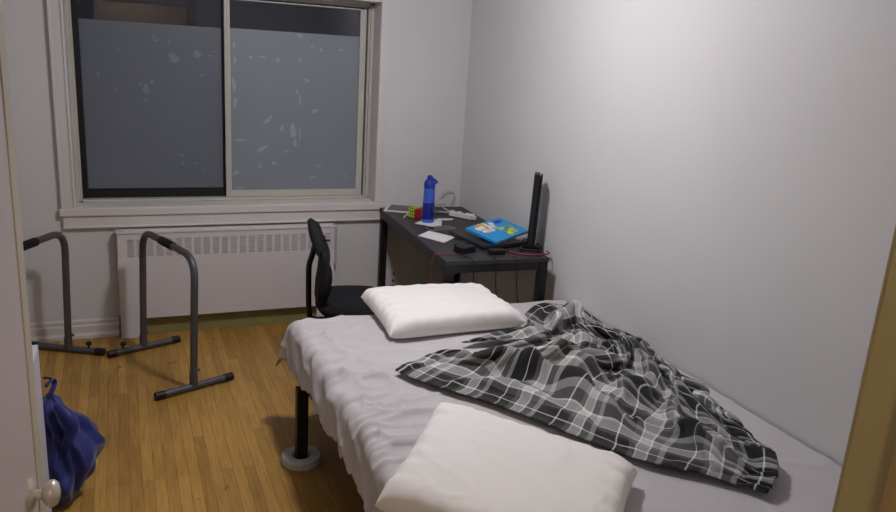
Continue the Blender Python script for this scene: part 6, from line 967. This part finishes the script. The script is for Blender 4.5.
2,0,-6,-8,-2,4,2,4,3,2,0,-8,-7,-1,-4,7,7,3,-1,-9,7,-9,-6,-10,0,6,6,3,1,3,-14,9,11,-6,-1,-1,-7,-7,-4,-3,-1,0,0,0,0,0,1,0,0,-1,0,0,8,4,2,-3,9,1,-7,-2,
2,7,4,1,8,-8,6,3,9,10,0,-2,-3,-4,-6,-7,0,-1,0,2,4,1,3,1,0,-1,-3,-4,-8,-5,0,-2,1,4,6,0,-1,-7,-6,0,-7,5,15,2,-3,-7,9,-13,-5,-7,4,6,4,1,2,2,-9,2,7,-4,
-6,2,0,-1,-2,-5,-8,7,3,3,2,2,2,0,0,-1,-1,-3,-7,2,11,4,-7,8,3,-4,-6,4,4,9,4,-10,5,0,9,8,-4,-5,-1,-3,-5,-6,-3,7,0,-7,-2,1,2,3,2,0,-3,-4,-4,-4,0,-1,0,4,
6,-2,0,-1,-11,2,2,-2,15,2,-6,0,5,-9,-5,-10,7,5,3,1,3,-1,-6,3,0,-5,-8,-2,1,0,1,3,-2,-7,1,3,7,1,-1,0,0,-1,-2,9,2,-6,0,10,-4,0,10,4,-4,-4,4,11,2,-11,6,-3,
8,5,-7,-4,-4,-3,-3,-2,7,-1,-1,-1,-4,-4,-2,-1,0,0,-1,-2,-3,-1,-2,0,0,2,6,8,-10,-1,-9,1,1,6,13,-3,-2,2,3,-12,-5,-7,8,6,3,2,1,-4,-7,3,-1,-9,0,6,-5,0,1,0,0,1,
-2,-4,0,0,-1,0,0,2,3,5,9,6,-11,2,13,-8,4,11,1,-2,0,9,1,-9,4,-5,6,7,-6,-6,-1,-3,-4,-1,8,-3,-10,1,-6,-2,-2,-1,0,0,0,-1,-2,0,2,-4,1,3,2,4,4,-10,-3,1,-2,9,
8,-3,-2,-2,3,-7,-4,-7,3,4,3,2,2,-3,-4,3,1,1,-2,5,-1,1,2,2,1,1,0,-1,-2,-2,-2,-1,0,2,2,3,3,1,1,0,0,2,4,3,6,5,1,1,0,-3,-2,-2,-3,1,2,-2,-1,-2,3,-4,
-1,-2,-10,-2,-4,-2,0,0,0,0,0,-1,-1,0,-2,-2,0,4,3,3,2,-4,-5,-3,-4,6,11,1,0,0,-6,-5,-3,-4,0,2,4,2,1,-2,-1,-2,]
make_blanket()

# ------------------------------------------------------------------ lights
LX, LY = -1.14, -1.80
cl = empty('ceiling_light', (LX, LY, ZC-.12), 'round opal ceiling lamp above the bed', 'ceiling light')
MB().lathe([(0,.085),(.11,.085),(.115,.119),(0,.119)], (LX,LY,ZC-.12), 40).build('lamp_canopy', M['brass'], cl, smooth='auto')
prof = [(0,0)]+[(.105*math.sin(t), .085-.085*math.cos(t)) for t in [PI/2*k/10 for k in range(1, 11)]]+[(0,.0851)]
MB().lathe(prof, (LX,LY,ZC-.12), 32).build('lamp_shade', M['lamp'], cl, smooth=True)
hl = empty('hall_ceiling_light', (-1.9, -5.1, ZC-.10), 'small warm ceiling lamp in the hallway outside the door', 'ceiling light')
M['lamp2'] = mat('warm opal glass', '#ffffff', .4, emit='#ffe2bd', estr=1)
MB().lathe([(0,0),(.05,.01),(.075,.04),(.08,.07),(0,.07)], (-1.9,-5.1,ZC-.10), 24).build('lamp_shade', M['lamp2'], hl, smooth='auto')
MB().lathe([(0,.07),(.085,.07),(.085,.099),(0,.099)], (-1.9,-5.1,ZC-.10), 24).build('lamp_canopy', M['brass'], hl, smooth='auto')
M['lamp'].node_tree.nodes['Principled BSDF'].inputs['Emission Strength'].default_value = 240
M['lamp2'].node_tree.nodes['Principled BSDF'].inputs['Emission Strength'].default_value = 110
wd = bpy.data.worlds.new('night'); sc.world = wd; wd.use_nodes = True
wd.node_tree.nodes['Background'].inputs[0].default_value = (.010,.010,.016,1); wd.node_tree.nodes['Background'].inputs[1].default_value = 1

# ------------------------------------------------------------------ camera
cam = bpy.data.cameras.new('camera'); co = bpy.data.objects.new('camera', cam); C.objects.link(co)
R0 = Vector((0.9205164094,-0.3857535109,0.0619981356)); R1 = Vector((0.0457413765,0.2639952494,0.9634387551)); R2 = Vector((0.3880170956,0.8840253035,-0.2606568557))
co.matrix_world = Matrix(((R0.x,R1.x,-R2.x,-2.1054658),(R0.y,R1.y,-R2.y,-4.6659173),(R0.z,R1.z,-R2.z,1.7640550),(0,0,0,1)))
cam.sensor_width = 36; cam.sensor_fit = 'HORIZONTAL'; cam.lens = 760/896*36; cam.clip_start = .02
sc.camera = co
sc.view_settings.view_transform = 'Standard'; sc.view_settings.look = 'None'; sc.view_settings.gamma = 1; sc.view_settings.use_curve_mapping = False
sc.view_settings.exposure = 0
